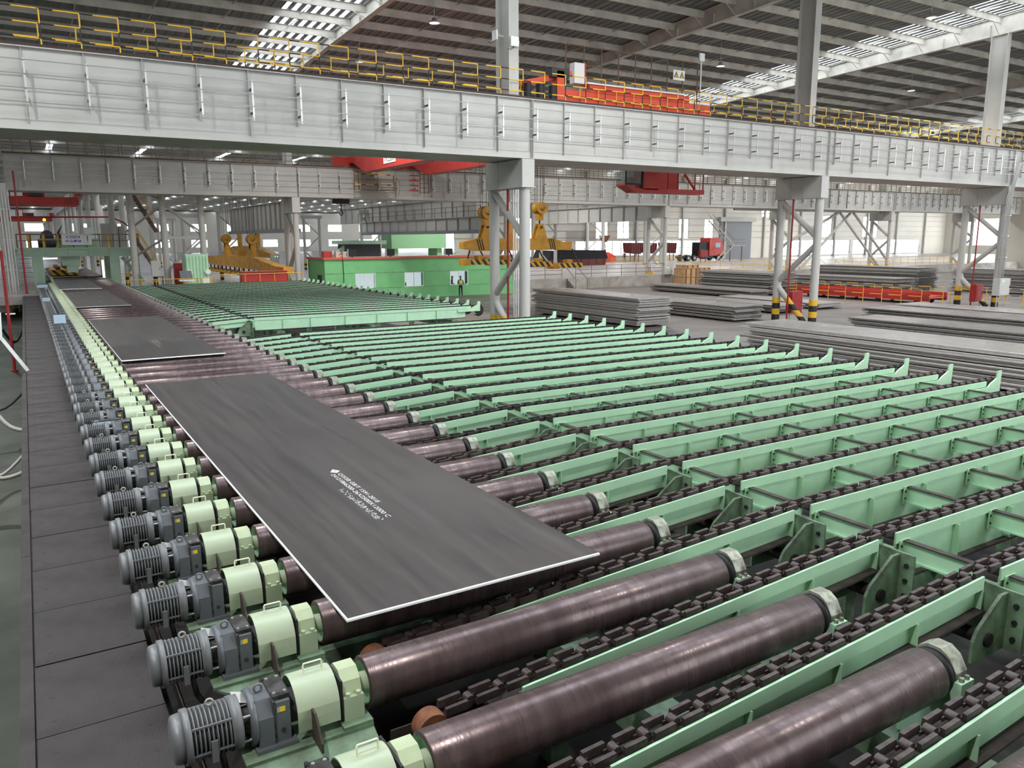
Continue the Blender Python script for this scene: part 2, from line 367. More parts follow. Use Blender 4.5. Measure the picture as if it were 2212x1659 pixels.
gm['output_shaft'] = (MB().cyl((-0.665, 0, 0), (-0.45, 0, 0), 0.115, 18), 'motor_dark')
fin_m = MB().lathe([(-0.004, 0.13), (-0.004, 0.170), (0.004, 0.170), (0.004, 0.13)], 26).mesh('fin', 'motor_grey')
rib_m = [MB().bar((-1.28, 0.169*math.cos(a), 0.169*math.sin(a)), (-1.03, 0.169*math.cos(a), 0.169*math.sin(a)), 0.012, 0.012, 0).mesh('rib', 'motor_grey') for a in (math.radians(200), math.radians(140), math.radians(40), math.radians(320))]
lab_m = MB().box(-0.733, -0.697, -0.1685, -0.164, 0.075, 0.11).mesh('type_label', 'label_yellow')
lab2_m = MB().box(-0.752, -0.733, -0.1685, -0.164, 0.075, 0.11).mesh('type_label', 'steel_bright')
def ring(c, r, th):
    b = MB(); b.tube([(c[0]+r*math.cos(t), c[1], c[2]+r*math.sin(t)) for t in [2*PI*i/12 for i in range(13)]], th, 6); return b
eye_m = ring((-0.83, 0, 0.195), 0.026, 0.009).mesh('lifting_eye', 'motor_grey'); eye2_m = ring((-1.14, 0, 0.195), 0.022, 0.008).mesh('lifting_eye', 'hose_grey')
term_m = MB().box(-1.17, -1.13, -0.178, -0.165, -0.13, 0.02).mesh('name_strip', 'motor_grey')
hood_m = MB().add([(-0.99, -0.05, 0.165), (-0.99, 0.10, 0.165), (-0.885, 0.10, 0.13), (-0.885, -0.05, 0.13)], [(0, 1, 2, 3)]).box(-0.985, -0.89, -0.05, 0.10, 0.125, 0.135).mesh('rain_hood', 'steel_bright')
rod_ms = [MB().cyl((-0.96, 0.15*math.cos(a), 0.15*math.sin(a)), (-0.90, 0.15*math.cos(a), 0.15*math.sin(a)), 0.010, 6).mesh('stud', 'steel_bright') for a in (math.radians(215), math.radians(325), math.radians(145), math.radians(35))]
hose_m = MB().tube([(-1.10, -0.05, -0.13), (-1.08, -0.08, -0.28), (-1.0, -0.10, -0.42), (-0.88, -0.05, -0.56), (-0.78, 0, -0.74)], 0.022, 7).mesh('motor_cable', 'black_rubber')
plug_m = MB().cyl((-0.715, -0.171, -0.06), (-0.715, -0.165, -0.06), 0.016, 10).mesh('plug', 'oily_black')
seam_m = MB().box(-0.78, -0.76, -0.172, 0.172, -0.14, 0.16).mesh('case_seam', 'oily_black')
stain_m = MB().prism([(-0.872, -0.255), (-0.78, -0.255), (-0.78, -0.2), (-0.872, -0.215)], 'Y', -0.1765, -0.1745).mesh('oil_stain', 'oily_black')
crib_m = [MB().bar((-1.388, 0.10*math.cos(a), 0.10*math.sin(a)), (-1.355, 0.156*math.cos(a), 0.156*math.sin(a)), 0.03, 0.02).mesh('cowl_rib', 'motor_grey') for a in [2*PI*i/8 for i in range(8)]]
lid_bolt_m = [MB().cyl((x, y, 0.175), (x, y, 0.186), 0.012, 6).mesh('bolt', 'steel_bright') for x in (-0.75, -0.68) for y in (-0.1, 0.1)]
gm = {k: v[0].mesh(k, v[1]) for k, v in gm.items()}
fins_far = MB()
for i in range(8): fins_far.lathe([(-1.255+0.029*i-0.004, 0.13), (-1.255+0.029*i-0.004, 0.17), (-1.255+0.029*i+0.004, 0.17), (-1.255+0.029*i+0.004, 0.13)], 14)
fins_far = fins_far.mesh('fins', 'motor_grey')
for j in range(-2, JM+1):
    t = link('gear_motor', None, None, (0, yr(j), ZA)); tag(t, f'grey finned gear motor, {nth(j+3)} from the front end of the motor row', 'motor', 'gear motors driving the rollers')
    mb_ = None
    for k, m in gm.items():
        if j > 28 and k in ('neck', 'gear_ring', 'top_lid', 'output_shaft'): continue
        o = link(k, m, t)
        if k == 'motor_body': mb_ = o
        if k == 'gear_cover': gc_ = o
    if j <= 12:
        for i in range(9): link('fin', fin_m, mb_, (-1.255+0.0265*i, 0, 0))
        for m in rib_m: link('rib', m, mb_)
        for m in rod_ms: link('stud', m, t)
        link('lifting_eye', eye_m, t); link('lifting_eye', eye2_m, t); link('name_strip', term_m, mb_)
        link('rain_hood', hood_m, t); link('motor_cable', hose_m, t); link('plug', plug_m, gc_); link('case_seam', seam_m, t)
        for m in lid_bolt_m: link('bolt', m, t)
    else: tag(link('fins', fins_far, mb_), kind='stuff')
    if j <= 18 and j not in (2,): link('type_label', lab_m, gc_); link('type_label', lab2_m, gc_)

# --- coupling covers
ar = [(-0.205, -0.10), (-0.205, -0.02)] + [(0.205*math.cos(a), 0.205*math.sin(a)) for a in [PI - PI*i/14 for i in range(1, 14)]] + [(0.205, -0.02), (0.205, -0.10)]
inn = [(y*0.955, z*0.955 if z > -0.02 else z) for y, z in ar]
def shell(x0, x1):
    b = MB(); n = len(ar)
    vs = [(x0, *q) for q in ar]+[(x1, *q) for q in ar]+[(x0, *q) for q in inn]+[(x1, *q) for q in inn]
    b.add(vs, [(i, i+1, n+i+1, n+i) for i in range(2, n-3)], True); b.add(vs, [(i, i+1, n+i+1, n+i) for i in (0, 1, n-3, n-2)])
    b.add(vs, [(2*n+i+1, 2*n+i, 3*n+i, 3*n+i+1) for i in range(n-1)])
    b.add(vs, [(i+1, i, 2*n+i, 2*n+i+1) for i in range(n-1)]); b.add(vs, [(n+i, n+i+1, 3*n+i+1, 3*n+i) for i in range(n-1)]); return b
cg_shell = shell(-0.625, -0.335).mesh('cover_shell', 'guard_green')
cg_handle = MB().tube([(-0.52, 0, 0.2), (-0.52, 0, 0.262), (-0.515, 0, 0.272), (-0.395, 0, 0.272), (-0.39, 0, 0.262), (-0.39, 0, 0.2)], 0.007, 6).mesh('handle', 'handle_cream')
cg_br = MB().prism([(-0.2, -0.168), (-0.40, -0.168), (-0.40, -0.10), (-0.27, 0.05), (-0.2, 0.05)], 'X', -0.535, -0.52).mesh('foot_bracket', 'bracket_dark')
cg_br2 = MB().box(-0.52, -0.512, -0.345, -0.2, -0.31, -0.10).mesh('bracket_edge', 'guard_green')
for j in range(-2, JM+1):
    t = link('coupling_cover', None, None, (0, yr(j), ZA)); tag(t, f'pale green arched coupling cover, {nth(j+3)} from the front end of the motor row', 'cover', 'coupling covers between motors and bearings')
    link('cover_shell', cg_shell, t)
    if j <= 22:
        link('handle', cg_handle, t); link('foot_bracket', cg_br, t)

# --- motor consoles
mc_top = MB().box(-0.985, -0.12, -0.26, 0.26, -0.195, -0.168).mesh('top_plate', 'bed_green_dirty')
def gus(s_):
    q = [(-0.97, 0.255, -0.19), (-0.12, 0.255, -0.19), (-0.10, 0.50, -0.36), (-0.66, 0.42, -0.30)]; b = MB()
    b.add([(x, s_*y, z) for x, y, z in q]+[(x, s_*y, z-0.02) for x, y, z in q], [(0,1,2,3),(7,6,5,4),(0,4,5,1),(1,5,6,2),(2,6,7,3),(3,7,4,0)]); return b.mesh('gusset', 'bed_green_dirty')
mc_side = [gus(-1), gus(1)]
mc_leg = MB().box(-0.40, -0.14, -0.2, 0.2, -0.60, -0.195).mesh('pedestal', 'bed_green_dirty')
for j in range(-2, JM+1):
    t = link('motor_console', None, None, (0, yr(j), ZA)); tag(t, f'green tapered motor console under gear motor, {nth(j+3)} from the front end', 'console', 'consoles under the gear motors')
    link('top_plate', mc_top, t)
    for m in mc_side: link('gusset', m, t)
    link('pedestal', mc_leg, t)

# ================================================================ CHAIN BEDS
XS0, XS1, XL0, XL1 = 0.95, 5.22, 5.51, 15.15
SL = 0.058
def tilt(x, y, z): return (x, y, z-SL*(XS1-x)) if x < XS1 else (x, y, z)
# short tilting beam (local origin: front face of the strip, world z)
sb = {}
sb['strip'] = (MB().box(XS0, XS1, 0, 0.022, 1.848, 1.968).shear(tilt), 'bed_green')
sb['web'] = (MB().box(XS0, XS1, 0.055, 0.07, 1.655, 1.90).shear(tilt), 'bed_green')
sb['track'] = (MB().box(XS0-0.25, XS1, 0.022, 0.20, 1.875, 1.90).shear(tilt), 'dust_brown')
sb['bottom_flange'] = (MB().box(XS0, XS1, -0.035, 0.20, 1.63, 1.652).shear(tilt), 'dust_brown')
sb['end_plate'] = (MB().box(XS1-0.015, XS1, 0.0, 0.19, 1.652, 1.85), 'bed_green')
sbm = {k: v[0].mesh(k, v[1]) for k, v in sb.items()}
def stf(x): return MB().box(x, x+0.012, -0.015, 0.055, 1.652-SL*max(0, XS1-x), 1.85-SL*max(0, XS1-x)).mesh('stiffener', 'bed_green')
sb_st = [stf(x) for x in (2.2, 3.2, 4.2)]
sb_idle = [MB().box(-0.02, 0.72, y, y+0.012, 1.38, 1.60+0.0).mesh('idler_plate', 'bracket_dark') for y in (0.0, 0.2)]
sb_wheel = MB().cyl((0.24, 0.04, 1.60), (0.24, 0.17, 1.60), 0.12, 20).mesh('idler_wheel', 'rust')
# pivot bracket and posts
pv = {'bracket_plate': (MB().prism([(4.84, 1.30), (5.36, 1.30), (5.36, 1.84), (5.24, 1.84), (4.90, 1.60), (4.84, 1.50)], 'Y', -0.15, -0.12), 'bed_green_dirty'),
      'bracket_plate_rear': (MB().prism([(4.84, 1.30), (5.36, 1.30), (5.36, 1.84), (5.24, 1.84), (4.90, 1.60), (4.84, 1.50)], 'Y', 0.24, 0.27), 'bed_green_dirty'),
      'bolt_flange': (MB().box(5.36, 5.385, -0.30, 0.30, 1.30, 1.86), 'bed_green_dirty'),
      'pivot_pin': (MB().cyl((5.06, -0.175, 1.47), (5.06, 0.29, 1.47), 0.065, 16), 'chain_dark')}
pvm = {k: v[0].mesh(k, v[1]) for k, v in pv.items()}
pv_bolts = [MB().cyl((5.34, -0.225, z), (5.36, -0.225, z), 0.024, 8).mesh('bolt', 'black_rubber') for z in (1.42, 1.58, 1.74)]
post_m = MB().box(4.18, 4.19, -0.08, 0.10, 0.0, 1.52).box(4.34, 4.35, -0.08, 0.10, 0.0, 1.52).box(4.19, 4.34, 0.005, 0.015, 0, 1.52).mesh('support_post', 'bed_green')
post_top = MB().box(4.13, 4.40, -0.12, 0.14, 1.52, 1.54).mesh('post_plate', 'bracket_dark')
# long beam
lb = {}
lb['strip'] = (MB().box(XL0, XL1, 0, 0.022, 1.86, 1.977), 'bed_green')
lb['web'] = (MB().box(XL0+0.02, XL1-0.3, 0.022, 0.036, 1.48, 1.90), 'bed_green')
lb['track'] = (MB().box(XL0, XL1+0.25, 0.022, 0.20, 1.895, 1.92), 'dust_brown')
lb['bottom_flange'] = (MB().box(XL0, XL1-0.3, -0.05, 0.15, 1.455, 1.48), 'dust_brown')
lb['stop'] = (MB().prism([(14.45, 1.74), (15.58, 1.74), (15.60, 2.18), (15.46, 2.18), (15.43, 2.03), (15.2, 1.93), (15.1, 1.86), (14.45, 1.85)], 'Y', -0.06, -0.03), 'bed_green')
lb['end_wheel'] = (MB().cyl((15.58, 0.03, 1.76), (15.58, 0.17, 1.76), 0.17, 18), 'chain_dark')
lbm = {k: v[0].mesh(k, v[1]) for k, v in lb.items()}
lb_st = [MB().box(x, x+0.012, -0.045, 0.022, 1.48, 1.86).mesh('stiffener', 'bed_green') for x in (6.62, 7.73, 9.2, 10.6, 12.0, 13.4)]
def tie_mesh(x):
    b = MB().box(x+0.035, x+0.045, -0.80, -0.012, 1.69, 1.87); b.box(x, x+0.08, -0.80, -0.012, 1.67, 1.69); return b.mesh('cross_tie', 'bed_green')
lb_tie = [tie_mesh(x) for x in (5.62, 7.34, 8.78, 10.24, 11.64, 13.08, 14.4)]
lb_tietop = [MB().box(x, x+0.08, -0.82, -0.012, 1.87, 1.882).mesh('tie_flange', 'dust_brown') for x in (5.62, 7.34, 8.78, 10.24, 11.64, 13.08, 14.4)]
tie_plate = [MB().box(x-0.05, x+0.13, -0.012, 0, 1.66, 1.885).mesh('tie_plate', 'bed_green') for x in (5.62, 7.34, 8.78, 10.24, 11.64, 13.08, 14.4)]
tie_bolt = [[MB().cyl((x-0.02+dx, -0.02, z), (x-0.02+dx, -0.012, z), 0.014, 6).mesh('bolt', 'black_rubber') for dx in (0.0,) for z in (1.73, 1.82)] for x in (5.62, 7.34, 8.78, 10.24, 11.64, 13.08, 14.4)]
# chain link: two side plates and the roller between links
LP = 0.2525
def link_mb(b, x, zt, ang=0.0):
    c, s_ = math.cos(ang), math.sin(ang)
    def R(px, py, pz): return (x+px*c-pz*s_, py, zt+px*s_+pz*c)
    for y0, y1 in ((0.028, 0.068), (0.150, 0.190)):
        vs = [R(*p) for p in ((-0.095, y0, -0.058), (0.095, y0, -0.058), (0.095, y1, -0.058), (-0.095, y1, -0.058), (-0.088, y0+0.004, 0), (0.088, y0+0.004, 0), (0.088, y1-0.004, 0), (-0.088, y1-0.004, 0))]
        b.add(vs, [(0,3,2,1),(4,5,6,7),(0,1,5,4),(1,2,6,5),(2,3,7,6),(3,0,4,7)])
    q = R(0.126, 0, -0.035); b.cyl((q[0], 0.072, q[2]), (q[0], 0.146, q[2]), 0.037, 10)
    q0, q1 = R(0.06, 0, -0.05), R(0.19, 0, -0.05)
    for y in (0.074, 0.140): b.bar((q0[0], y, q0[2]), (q1[0], y, q1[2]), 0.012, 0.03)
    return b
link_flat = link_mb(MB(), 0, 0).mesh('link', 'chain_steel')
ANG = math.atan(SL)
link_tilt = link_mb(MB(), 0, 0, ANG).mesh('link', 'chain_steel')
def chain_spots():
    out = []; x = 0.42
    while x < XL1+0.45:
        if x < XS1: out.append((x, 1.968+0.036+0.014*(XS1-x)/4.2-SL*(XS1-x), True))
        else: out.append((x, 2.012, False))
        x += LP
    return out
SPOTS = chain_spots()
wrap = MB()
for i in range(5):
    a = math.radians(60-38*i); link_mb(wrap, 15.58+0.22*math.cos(a), 1.76+0.24*math.sin(a), a-PI/2)
wrap = wrap.mesh('chain_wrap', 'chain_dark')
far_chain = MB()
for x, z, t_ in SPOTS:
    a = ANG if t_ else 0.0
    for y0, y1 in ((0.028, 0.068), (0.150, 0.190)):
        far_chain.box(x-0.092, x+0.092, y0, y1, z-0.055, z)
    far_chain.box(x+0.09, x+0.165, 0.07, 0.148, z-0.07, z-0.004)
far_chain = far_chain.mesh('links', 'chain_dark')
def yb(k): return -2.125 + PITCH_R*k
def bed_row(y, n, where, front, detail):
    """one conveyor row: tilting beam, fixed beam and its chain"""
    t = link('tilting_beam', None, None, (0, y, 0)); tag(t, f'short green tilting chain beam, {nth(n)} row from the front of the {where} bed', 'beam', f'tilting beams of the {where} bed')
    for k_, m in sbm.items(): link(k_, m, t)
    for m in sb_st: link('stiffener', m, t)
    if detail:
        for m in sb_idle: link('idler_plate', m, t)
        link('idler_wheel', sb_wheel, t)
    if detail or front:
        p_ = link('pivot_bracket', None, None, (0, y, 0)); tag(p_, f'dirty green pivot bracket, {nth(n)} row from the front of the {where} bed', 'bracket', f'pivot brackets of the {where} bed')
        for k_, m in pvm.items(): link('bracket_plate' if 'bracket' in k_ else k_, m, p_)
        for m in pv_bolts: link('bolt', m, p_)
        p_ = link('support_post', post_m, None, (0, y, 0)); tag(p_, f'green steel post under tilting beam, {nth(n)} row from the front of the {where} bed', 'post', f'posts of the {where} bed'); link('post_plate', post_top, p_)
    t = link('chain_beam', None, None, (0, y, 0)); tag(t, f'long green chain beam with upturned stop, {nth(n)} row from the front of the {where} bed', 'beam', f'chain beams of the {where} bed')
    for k_, m in lbm.items(): link(k_, m, t)
    if detail or front:
        for m in lb_st: link('stiffener', m, t)
    if detail:
        for i in range(7):
            q = link('cross_tie', lb_tie[i], t); link('tie_flange', lb_tietop[i], q); link('tie_plate', tie_plate[i], q)
            for m in tie_bolt[i]: link('bolt', m, q)
    t = link('conveyor_chain', None, None, (0, y, 0)); tag(t, f'dark brown conveyor chain, {nth(n)} row from the front of the {where} bed', 'chain', f'chains of the {where} bed')
    if detail and n <= 9:
        for x, z, tl in SPOTS: link('link', link_tilt if tl else link_flat, t, (x, 0, z))
    else: tag(link('links', far_chain, t), kind='stuff')
    tag(link('chain_wrap', wrap, t), kind='stuff')
for k in range(-2, 22): bed_row(yb(k), k+3, 'near', False, k <= 14)
for k in range(0, 26): bed_row(25.75+1.05*k, k+1, 'distant', k == 0, False)
bf = Thing('bed_underframe', 'dark green cross girders under the near chain bed', 'frame', (10, 8, 0))
for x in (1.9, 6.3, 10.2, 14.0):
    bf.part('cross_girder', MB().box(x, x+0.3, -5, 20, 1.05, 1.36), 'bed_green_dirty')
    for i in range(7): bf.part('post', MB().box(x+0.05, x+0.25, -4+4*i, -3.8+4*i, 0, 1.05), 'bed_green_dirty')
bf = Thing('bed_underframe', 'green cross girders under the distant chain bed', 'frame', (10, 38, 0))
for x in (1.9, 6.3, 10.2, 14.0):
    bf.part('cross_girder', MB().box(x, x+0.3, 25.4, 53, 1.08, 1.42), 'bed_green_dirty')
    for i in range(7): bf.part('post', MB().box(x+0.05, x+0.25, 25.6+4.4*i, 25.8+4.4*i, 0, 1.08), 'bed_green')

# ================================================================ PLATES ON THE ROLLER TABLE
def steel_plate(name, x0, y0, wx, ly, z, th, label, group, cat='plate', rz=0.0, mats=('plate_steel', 'plate_edge')):
    b = MB(); c_ = min(0.009, th*0.4)
    vs = [(0,0,0),(wx,0,0),(wx,ly,0),(0,ly,0),(0,0,th-c_),(wx,0,th-c_),(wx,ly,th-c_),(0,ly,th-c_),(c_,c_,th),(wx-c_,c_,th),(wx-c_,ly-c_,th),(c_,ly-c_,th)]
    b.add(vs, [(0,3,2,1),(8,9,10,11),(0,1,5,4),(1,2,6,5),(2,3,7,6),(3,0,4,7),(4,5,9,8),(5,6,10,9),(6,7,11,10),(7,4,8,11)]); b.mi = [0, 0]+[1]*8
    o = link(name, b.mesh(name, list(mats)), None, (x0, y0, z), (0, 0, rz)); return tag(o, label, cat, group)
ZP = ZA+RR
P1 = steel_plate('steel_plate', 0.0, 0.0, 2.5, 12.0, ZP, 0.026, 'big dark grey steel plate with white stencilled lettering on the rollers', 'plates lying on the roller table', rz=0.001)
steel_plate('steel_plate', -0.09, 15.85, 2.48, 12.0, ZP, 0.026, 'second steel plate on the rollers, beyond the one with readable lettering', 'plates lying on the roller table')
steel_plate('steel_plate', -0.18, 34.35, 2.26, 12.1, ZP, 0.026, 'third steel plate on the rollers, beside the far end of the chain bed', 'plates lying on the roller table')
steel_plate('steel_plate', -0.27, 49.6, 2.3, 12.6, ZP, 0.026, 'fourth steel plate on the rollers, just before the green gantry', 'plates lying on the roller table')
steel_plate('steel_plate', -0.40, 68.8, 2.34, 13.0, ZP, 0.026, 'fifth steel plate on the rollers, under the yellow striped beam', 'plates lying on the roller table')
mat('stencil_white', (212, 212, 208), 0.6)
def text_on(parent, body, size, loc, rz, name='lettering', m='stencil_white', rx=0.0, sx=1.0, align='LEFT', off=0.0):
    cu = bpy.data.curves.new(name, 'FONT'); cu.body = body; cu.size = size; cu.align_x = align; cu.offset = off
    o = bpy.data.objects.new(name+'_tmp', cu); C.objects.link(o)
    dg = bpy.context.evaluated_depsgraph_get(); dg.update()
    me = bpy.data.meshes.new_from_object(o.evaluated_get(dg)); bpy.data.objects.remove(o)
    me.materials.clear(); me.materials.append(MATS[m])
    o = link(name, me, parent, loc, (rx, 0, rz)); o.scale = (sx, 1, 1); return o

# ================================================================ HALL: runway girders, columns, roof, walls
mat('hall_grey', (192, 190, 184), 0.55, 0, 0.5, 0.7, rgb2=(174, 172, 165))
mat('hall_grey2', (182, 180, 174), 0.55, 0, 0.5, 0.7, rgb2=(168, 166, 160))
mat('rail_brown', (66, 44, 38), 0.7)
mat('alu', (214, 214, 212), 0.35, 0.6)
mat('rail_dull', (136, 118, 88), 0.6, 0, 0.6, 2, rgb2=(84, 76, 66))
mat('bar_alu', (150, 149, 146), 0.35, 0.6)
mat('arm_dark', (96, 94, 90), 0.6)
mat('roof_sheet', (138, 144, 143), 0.5, 0.1, 0.3, 0.8)
mat('purlin_grey', (206, 202, 192), 0.6, 0, 0.4, 0.8)
mat('wall_cream', (214, 208, 196), 0.6, 0, 0.4, 0.3, rgb2=(196, 190, 178))
mat('door_grey', (120, 122, 126), 0.5)
mat('yellow_paint', (238, 188, 50), 0.5, 0, 0.4, 3)
mat('crane_red', (178, 52, 44), 0.45, 0, 0.4, 1.0, rgb2=(156, 44, 38))
mat('orange_red', (226, 78, 46), 0.45, 0, 0.3, 1.0)
bands('rail_stripe_x', 'X', 1.125, 0.65, (240, 190, 50), (40, 38, 38), 0.5, offset=0.73)
bands('rail_stripe_z', 'Z', 0.9, 0.5, (240, 190, 50), (40, 38, 38), 0.5, offset=0.02)
bands('column_stripe', 'Z', 0.69, 0.5, (38, 36, 36), (222, 172, 40), 0.5, lo=-0.1, hi=1.38, rgb_out=(188, 186, 180))
bands('column_stripe_y', 'Z', 0.69, 0.5, (38, 36, 36), (222, 172, 40), 0.5, lo=-0.1, hi=0.9, rgb_out=(196, 194, 188))
def glass_material(name, tint, alpha):
    m = bpy.data.materials.new(name); m.use_nodes = True; nt = m.node_tree; N = nt.nodes; L = nt.links
    for n in list(N): N.remove(n)
    o = N.new('ShaderNodeOutputMaterial'); t = N.new('ShaderNodeBsdfTransparent'); t.inputs[0].default_value = (*tint, 1)
    g = N.new('ShaderNodeBsdfGlossy'); g.inputs['Roughness'].default_value = 0.05; mx = N.new('ShaderNodeMixShader'); mx.inputs[0].default_value = alpha
    L.new(t.outputs[0], mx.inputs[1]); L.new(g.outputs[0], mx.inputs[2]); L.new(mx.outputs[0], o.inputs[0]); MATS[name] = m
glass_material('window_glass', (0.96, 0.97, 0.97), 0.08)
def translucent_material(name, col):
    m = bpy.data.materials.new(name); m.use_nodes = True; nt = m.node_tree; N = nt.nodes; L = nt.links
    for n in list(N): N.remove(n)
    o = N.new('ShaderNodeOutputMaterial'); t = N.new('ShaderNodeBsdfTranslucent'); t.inputs[0].default_value = (*col, 1)
    d = N.new('ShaderNodeBsdfTransparent'); d.inputs[0].default_value = (0.9, 0.93, 0.97, 1); mx = N.new('ShaderNodeMixShader'); mx.inputs[0].default_value = 0.7
    L.new(t.outputs[0], mx.inputs[1]); L.new(d.outputs[0], mx.inputs[2]); L.new(mx.outputs[0], o.inputs[0]); MATS[name] = m
translucent_material('skylight_sheet', (0.92, 0.94, 0.96))

G_SEG = [(-22.8+20*i, -2.8+20*i) for i in range(8)]
def span_words(i): return ['behind the walkway end', 'above the roller table', 'above the yellow lifting beam', 'over the plate yard', 'beyond the striped pillars', 'towards the bright doorway', 'at the bright doorway', 'past the doorway'][i]
def runway(y, which, segs, z0=8.45, z1=10.92, m='hall_grey', dy=2.8):
    for i in segs:
        x0, x1 = G_SEG[i][0]+0.26, G_SEG[i][1]+0.26
        t = Thing('crane_girder', f'grey {which} crane runway girder span {span_words(i)}', 'girder', (x0, y, z0), f'{which} crane runway girder spans')
        t.part('web', MB().box(x0+0.02, x1-0.02, y, y+0.02, z0, z1-0.06), m)
        t.part('rear_web', MB().box(x0+0.02, x1-0.02, y+dy-0.02, y+dy, z0, z1-0.06), m)
        t.part('top_flange', MB().box(x0, x1, y-0.12, y+0.5, z1-0.06, z1-0.02), m)
        t.part('bottom_flange', MB().box(x0, x1, y-0.04, y+0.4, z0-0.04, z0), m)
        t.part('soffit', MB().box(x0, x1, y+0.4, y+dy, z0-0.03, z0), m)
        t.part('deck', MB().box(x0, x1, y+0.5, y+dy, z1-0.06, z1-0.03), m)
        t.part('rail', MB().box(x0, x1, y-0.13, y+0.06, z1-0.02, z1+0.055), 'rail_brown')
        k = 0; x = -1.38-1.71*13
        while x < x1:
            if x > x0+0.1:
                t.part('stiffener', MB().box(x, x+0.014, y-0.11, y, z0+(0.17 if k % 2 else 0.6), z1-0.06), m)
            x += 1.71; k += 1
        for xe in (x0+0.02, x1-0.04): t.part('end_plate', MB().box(xe, xe+0.02, y-0.12, y+0.3, z0, z1-0.06), m)
def conductors(y, which, segs, z1=10.92):
    xa, xb = G_SEG[segs[0]][0]+0.26, G_SEG[segs[-1]][1]+0.26
    for r in range(4):
        z = z1-0.50-0.415*r
        t = Thing('conductor_rail', f'thin bright conductor rail of the {which} girder, {nth(r+1)} from the top', 'conductor', (xa, y-0.48, z), f'conductor rails of the {which} girder')
        for i in segs:
            t.part('bar', MB().box(G_SEG[i][0]+0.28, G_SEG[i][1]+0.24, y-0.49, y-0.47, z-0.014, z+0.014), 'bar_alu')
    t = Thing('conductor_brackets', f'row of small bracket arms holding the conductor rails of the {which} girder', 'brackets', (xa, y, z1-1.2))
    x = -1.38-1.71*13
    up = MB().box(-0.03, 0.03, -0.465, -0.425, -1.80, -0.45).mesh('hanger', 'alu'); arm = [MB().box(-0.03, 0.03, -0.43, -0.02, z-0.04, z+0.02).mesh('arm', 'arm_dark') for z in (-0.72, -1.52)]
    while x < xb:
        if x > xa+0.1:
            h_ = link('hanger', up, t.o, (x-xa+0.05, 0, 1.2))
            for a in arm: link('arm', a, h_)
        x += 1.71
def handrail(y, which, n0, n1, z=10.90, sx=-0.76-20.25, dull=False, h=1.23):
    for i in range(n0, n1):
        x0 = sx+20.25*i
        t = Thing('guard_rail', f'yellow and black guard rail on the {which}, {nth(i-n0+1)} length', 'railing', (x0, y, 0), f'guard rails on the {which}')
        for q, zz in enumerate((z+h, z+h*0.64, z+h*0.28)): t.part('rail', MB().cyl((x0, y, zz), (x0+20.2, y, zz), 0.024, 6), 'rail_dull' if dull else 'rail_stripe_x')
        pmesh = MB().cyl((0, 0, z), (0, 0, z+h), 0.024, 6).mesh('post', 'rail_dull' if dull else 'rail_stripe_z')
        for k in range(18): link('post', pmesh, t.o, (k*1.125, 0, 0))
runway(24.3, 'near', range(1, 6)); conductors(24.3, 'near', range(1, 6))
handrail(24.62, 'front edge of the near girder', 0, 5); handrail(26.6, 'rear edge of the near girder', 0, 5)
runway(59.0, 'distant', range(1, 8), 8.38, 10.8, 'hall_grey2'); conductors(59.0, 'distant', range(1, 8), 10.8)
handrail(59.35, 'front edge of the distant girder', 0, 7, 10.78, dull=True); handrail(61.5, 'rear edge of the distant girder', 0, 7, 10.78, dull=True)

def column(xc, y0, which, label, dy=2.8, top=18.7, zc=8.40, r=0.235, upper=True):
    t = Thing('crane_column', label, 'column', (xc, y0, 0), f'twin pipe columns of the {which} girder')
    ya, yb_ = y0+0.12, y0+dy
    for y in (ya, yb_): t.part('pipe', MB().cyl((xc, y, 0), (xc, y, zc-1.15), r, 20), 'column_stripe')
    t.part('cap_box', MB().box(xc-0.30, xc+0.30, y0-0.15, y0+dy+0.28, zc-1.18, zc-0.02), 'hall_grey')
    t.part('cap_edge', MB().box(xc-0.36, xc+0.36, y0-0.2, y0+dy+0.33, zc-1.22, zc-1.18), 'hall_grey')
    for y in (y0-0.17, y0+1.0, y0+1.9): t.part('cap_rib', MB().box(xc-0.32, xc+0.32, y, y+0.02, zc-1.18, zc-0.02), 'hall_grey')
    for a, b in (((yb_, 7.1), (ya, 4.95)), ((ya, 4.6), (yb_, 2.3)), ((yb_, 2.1), (ya+0.55, 0.0))):
        t.part('brace', MB().cyl((xc, *a), (xc, *b), 0.165, 12), 'column_stripe')
    if upper:
        ym = y0+1.55
        t.part('upper_flange', MB().box(xc-0.26, xc+0.24, ym-0.56, ym-0.53, zc+2.4, top), 'hall_grey')
        t.part('upper_flange', MB().box(xc-0.26, xc+0.24, ym+0.53, ym+0.56, zc+2.4, top), 'hall_grey')
        t.part('upper_web', MB().box(xc-0.02, xc+0.0, ym-0.53, ym+0.53, zc+2.4, top), 'hall_grey')
    return t
CN = {-1: 'beside the walkway end', 0: 'beside the corner of the near chain bed', 1: 'standing between the plate stacks', 2: 'carrying the grey switch cabinet', 3: 'beyond the switch cabinet', 4: 'last towards the bright doorway', 5: 'far out towards the doorway'}
for i in range(0, 4): column(17.2+20*i, 24.3, 'near', f'grey twin pipe column with striped feet, {CN[i]}')
DN = {-1: 'behind the end of the walkway, with conduits', 0: 'behind the distant chain bed, next to the hut', 1: 'behind the hut', 2: 'at the timber crates, with a grey cabinet', 3: 'in front of the roller door', 4: 'in front of the window band', 5: 'beside the far stack'}
for i in range(-1, 6): column(17.2+20*i, 59.0, 'distant', f'grey twin pipe column {DN[i]}', upper=True, top=17.2, zc=8.33)

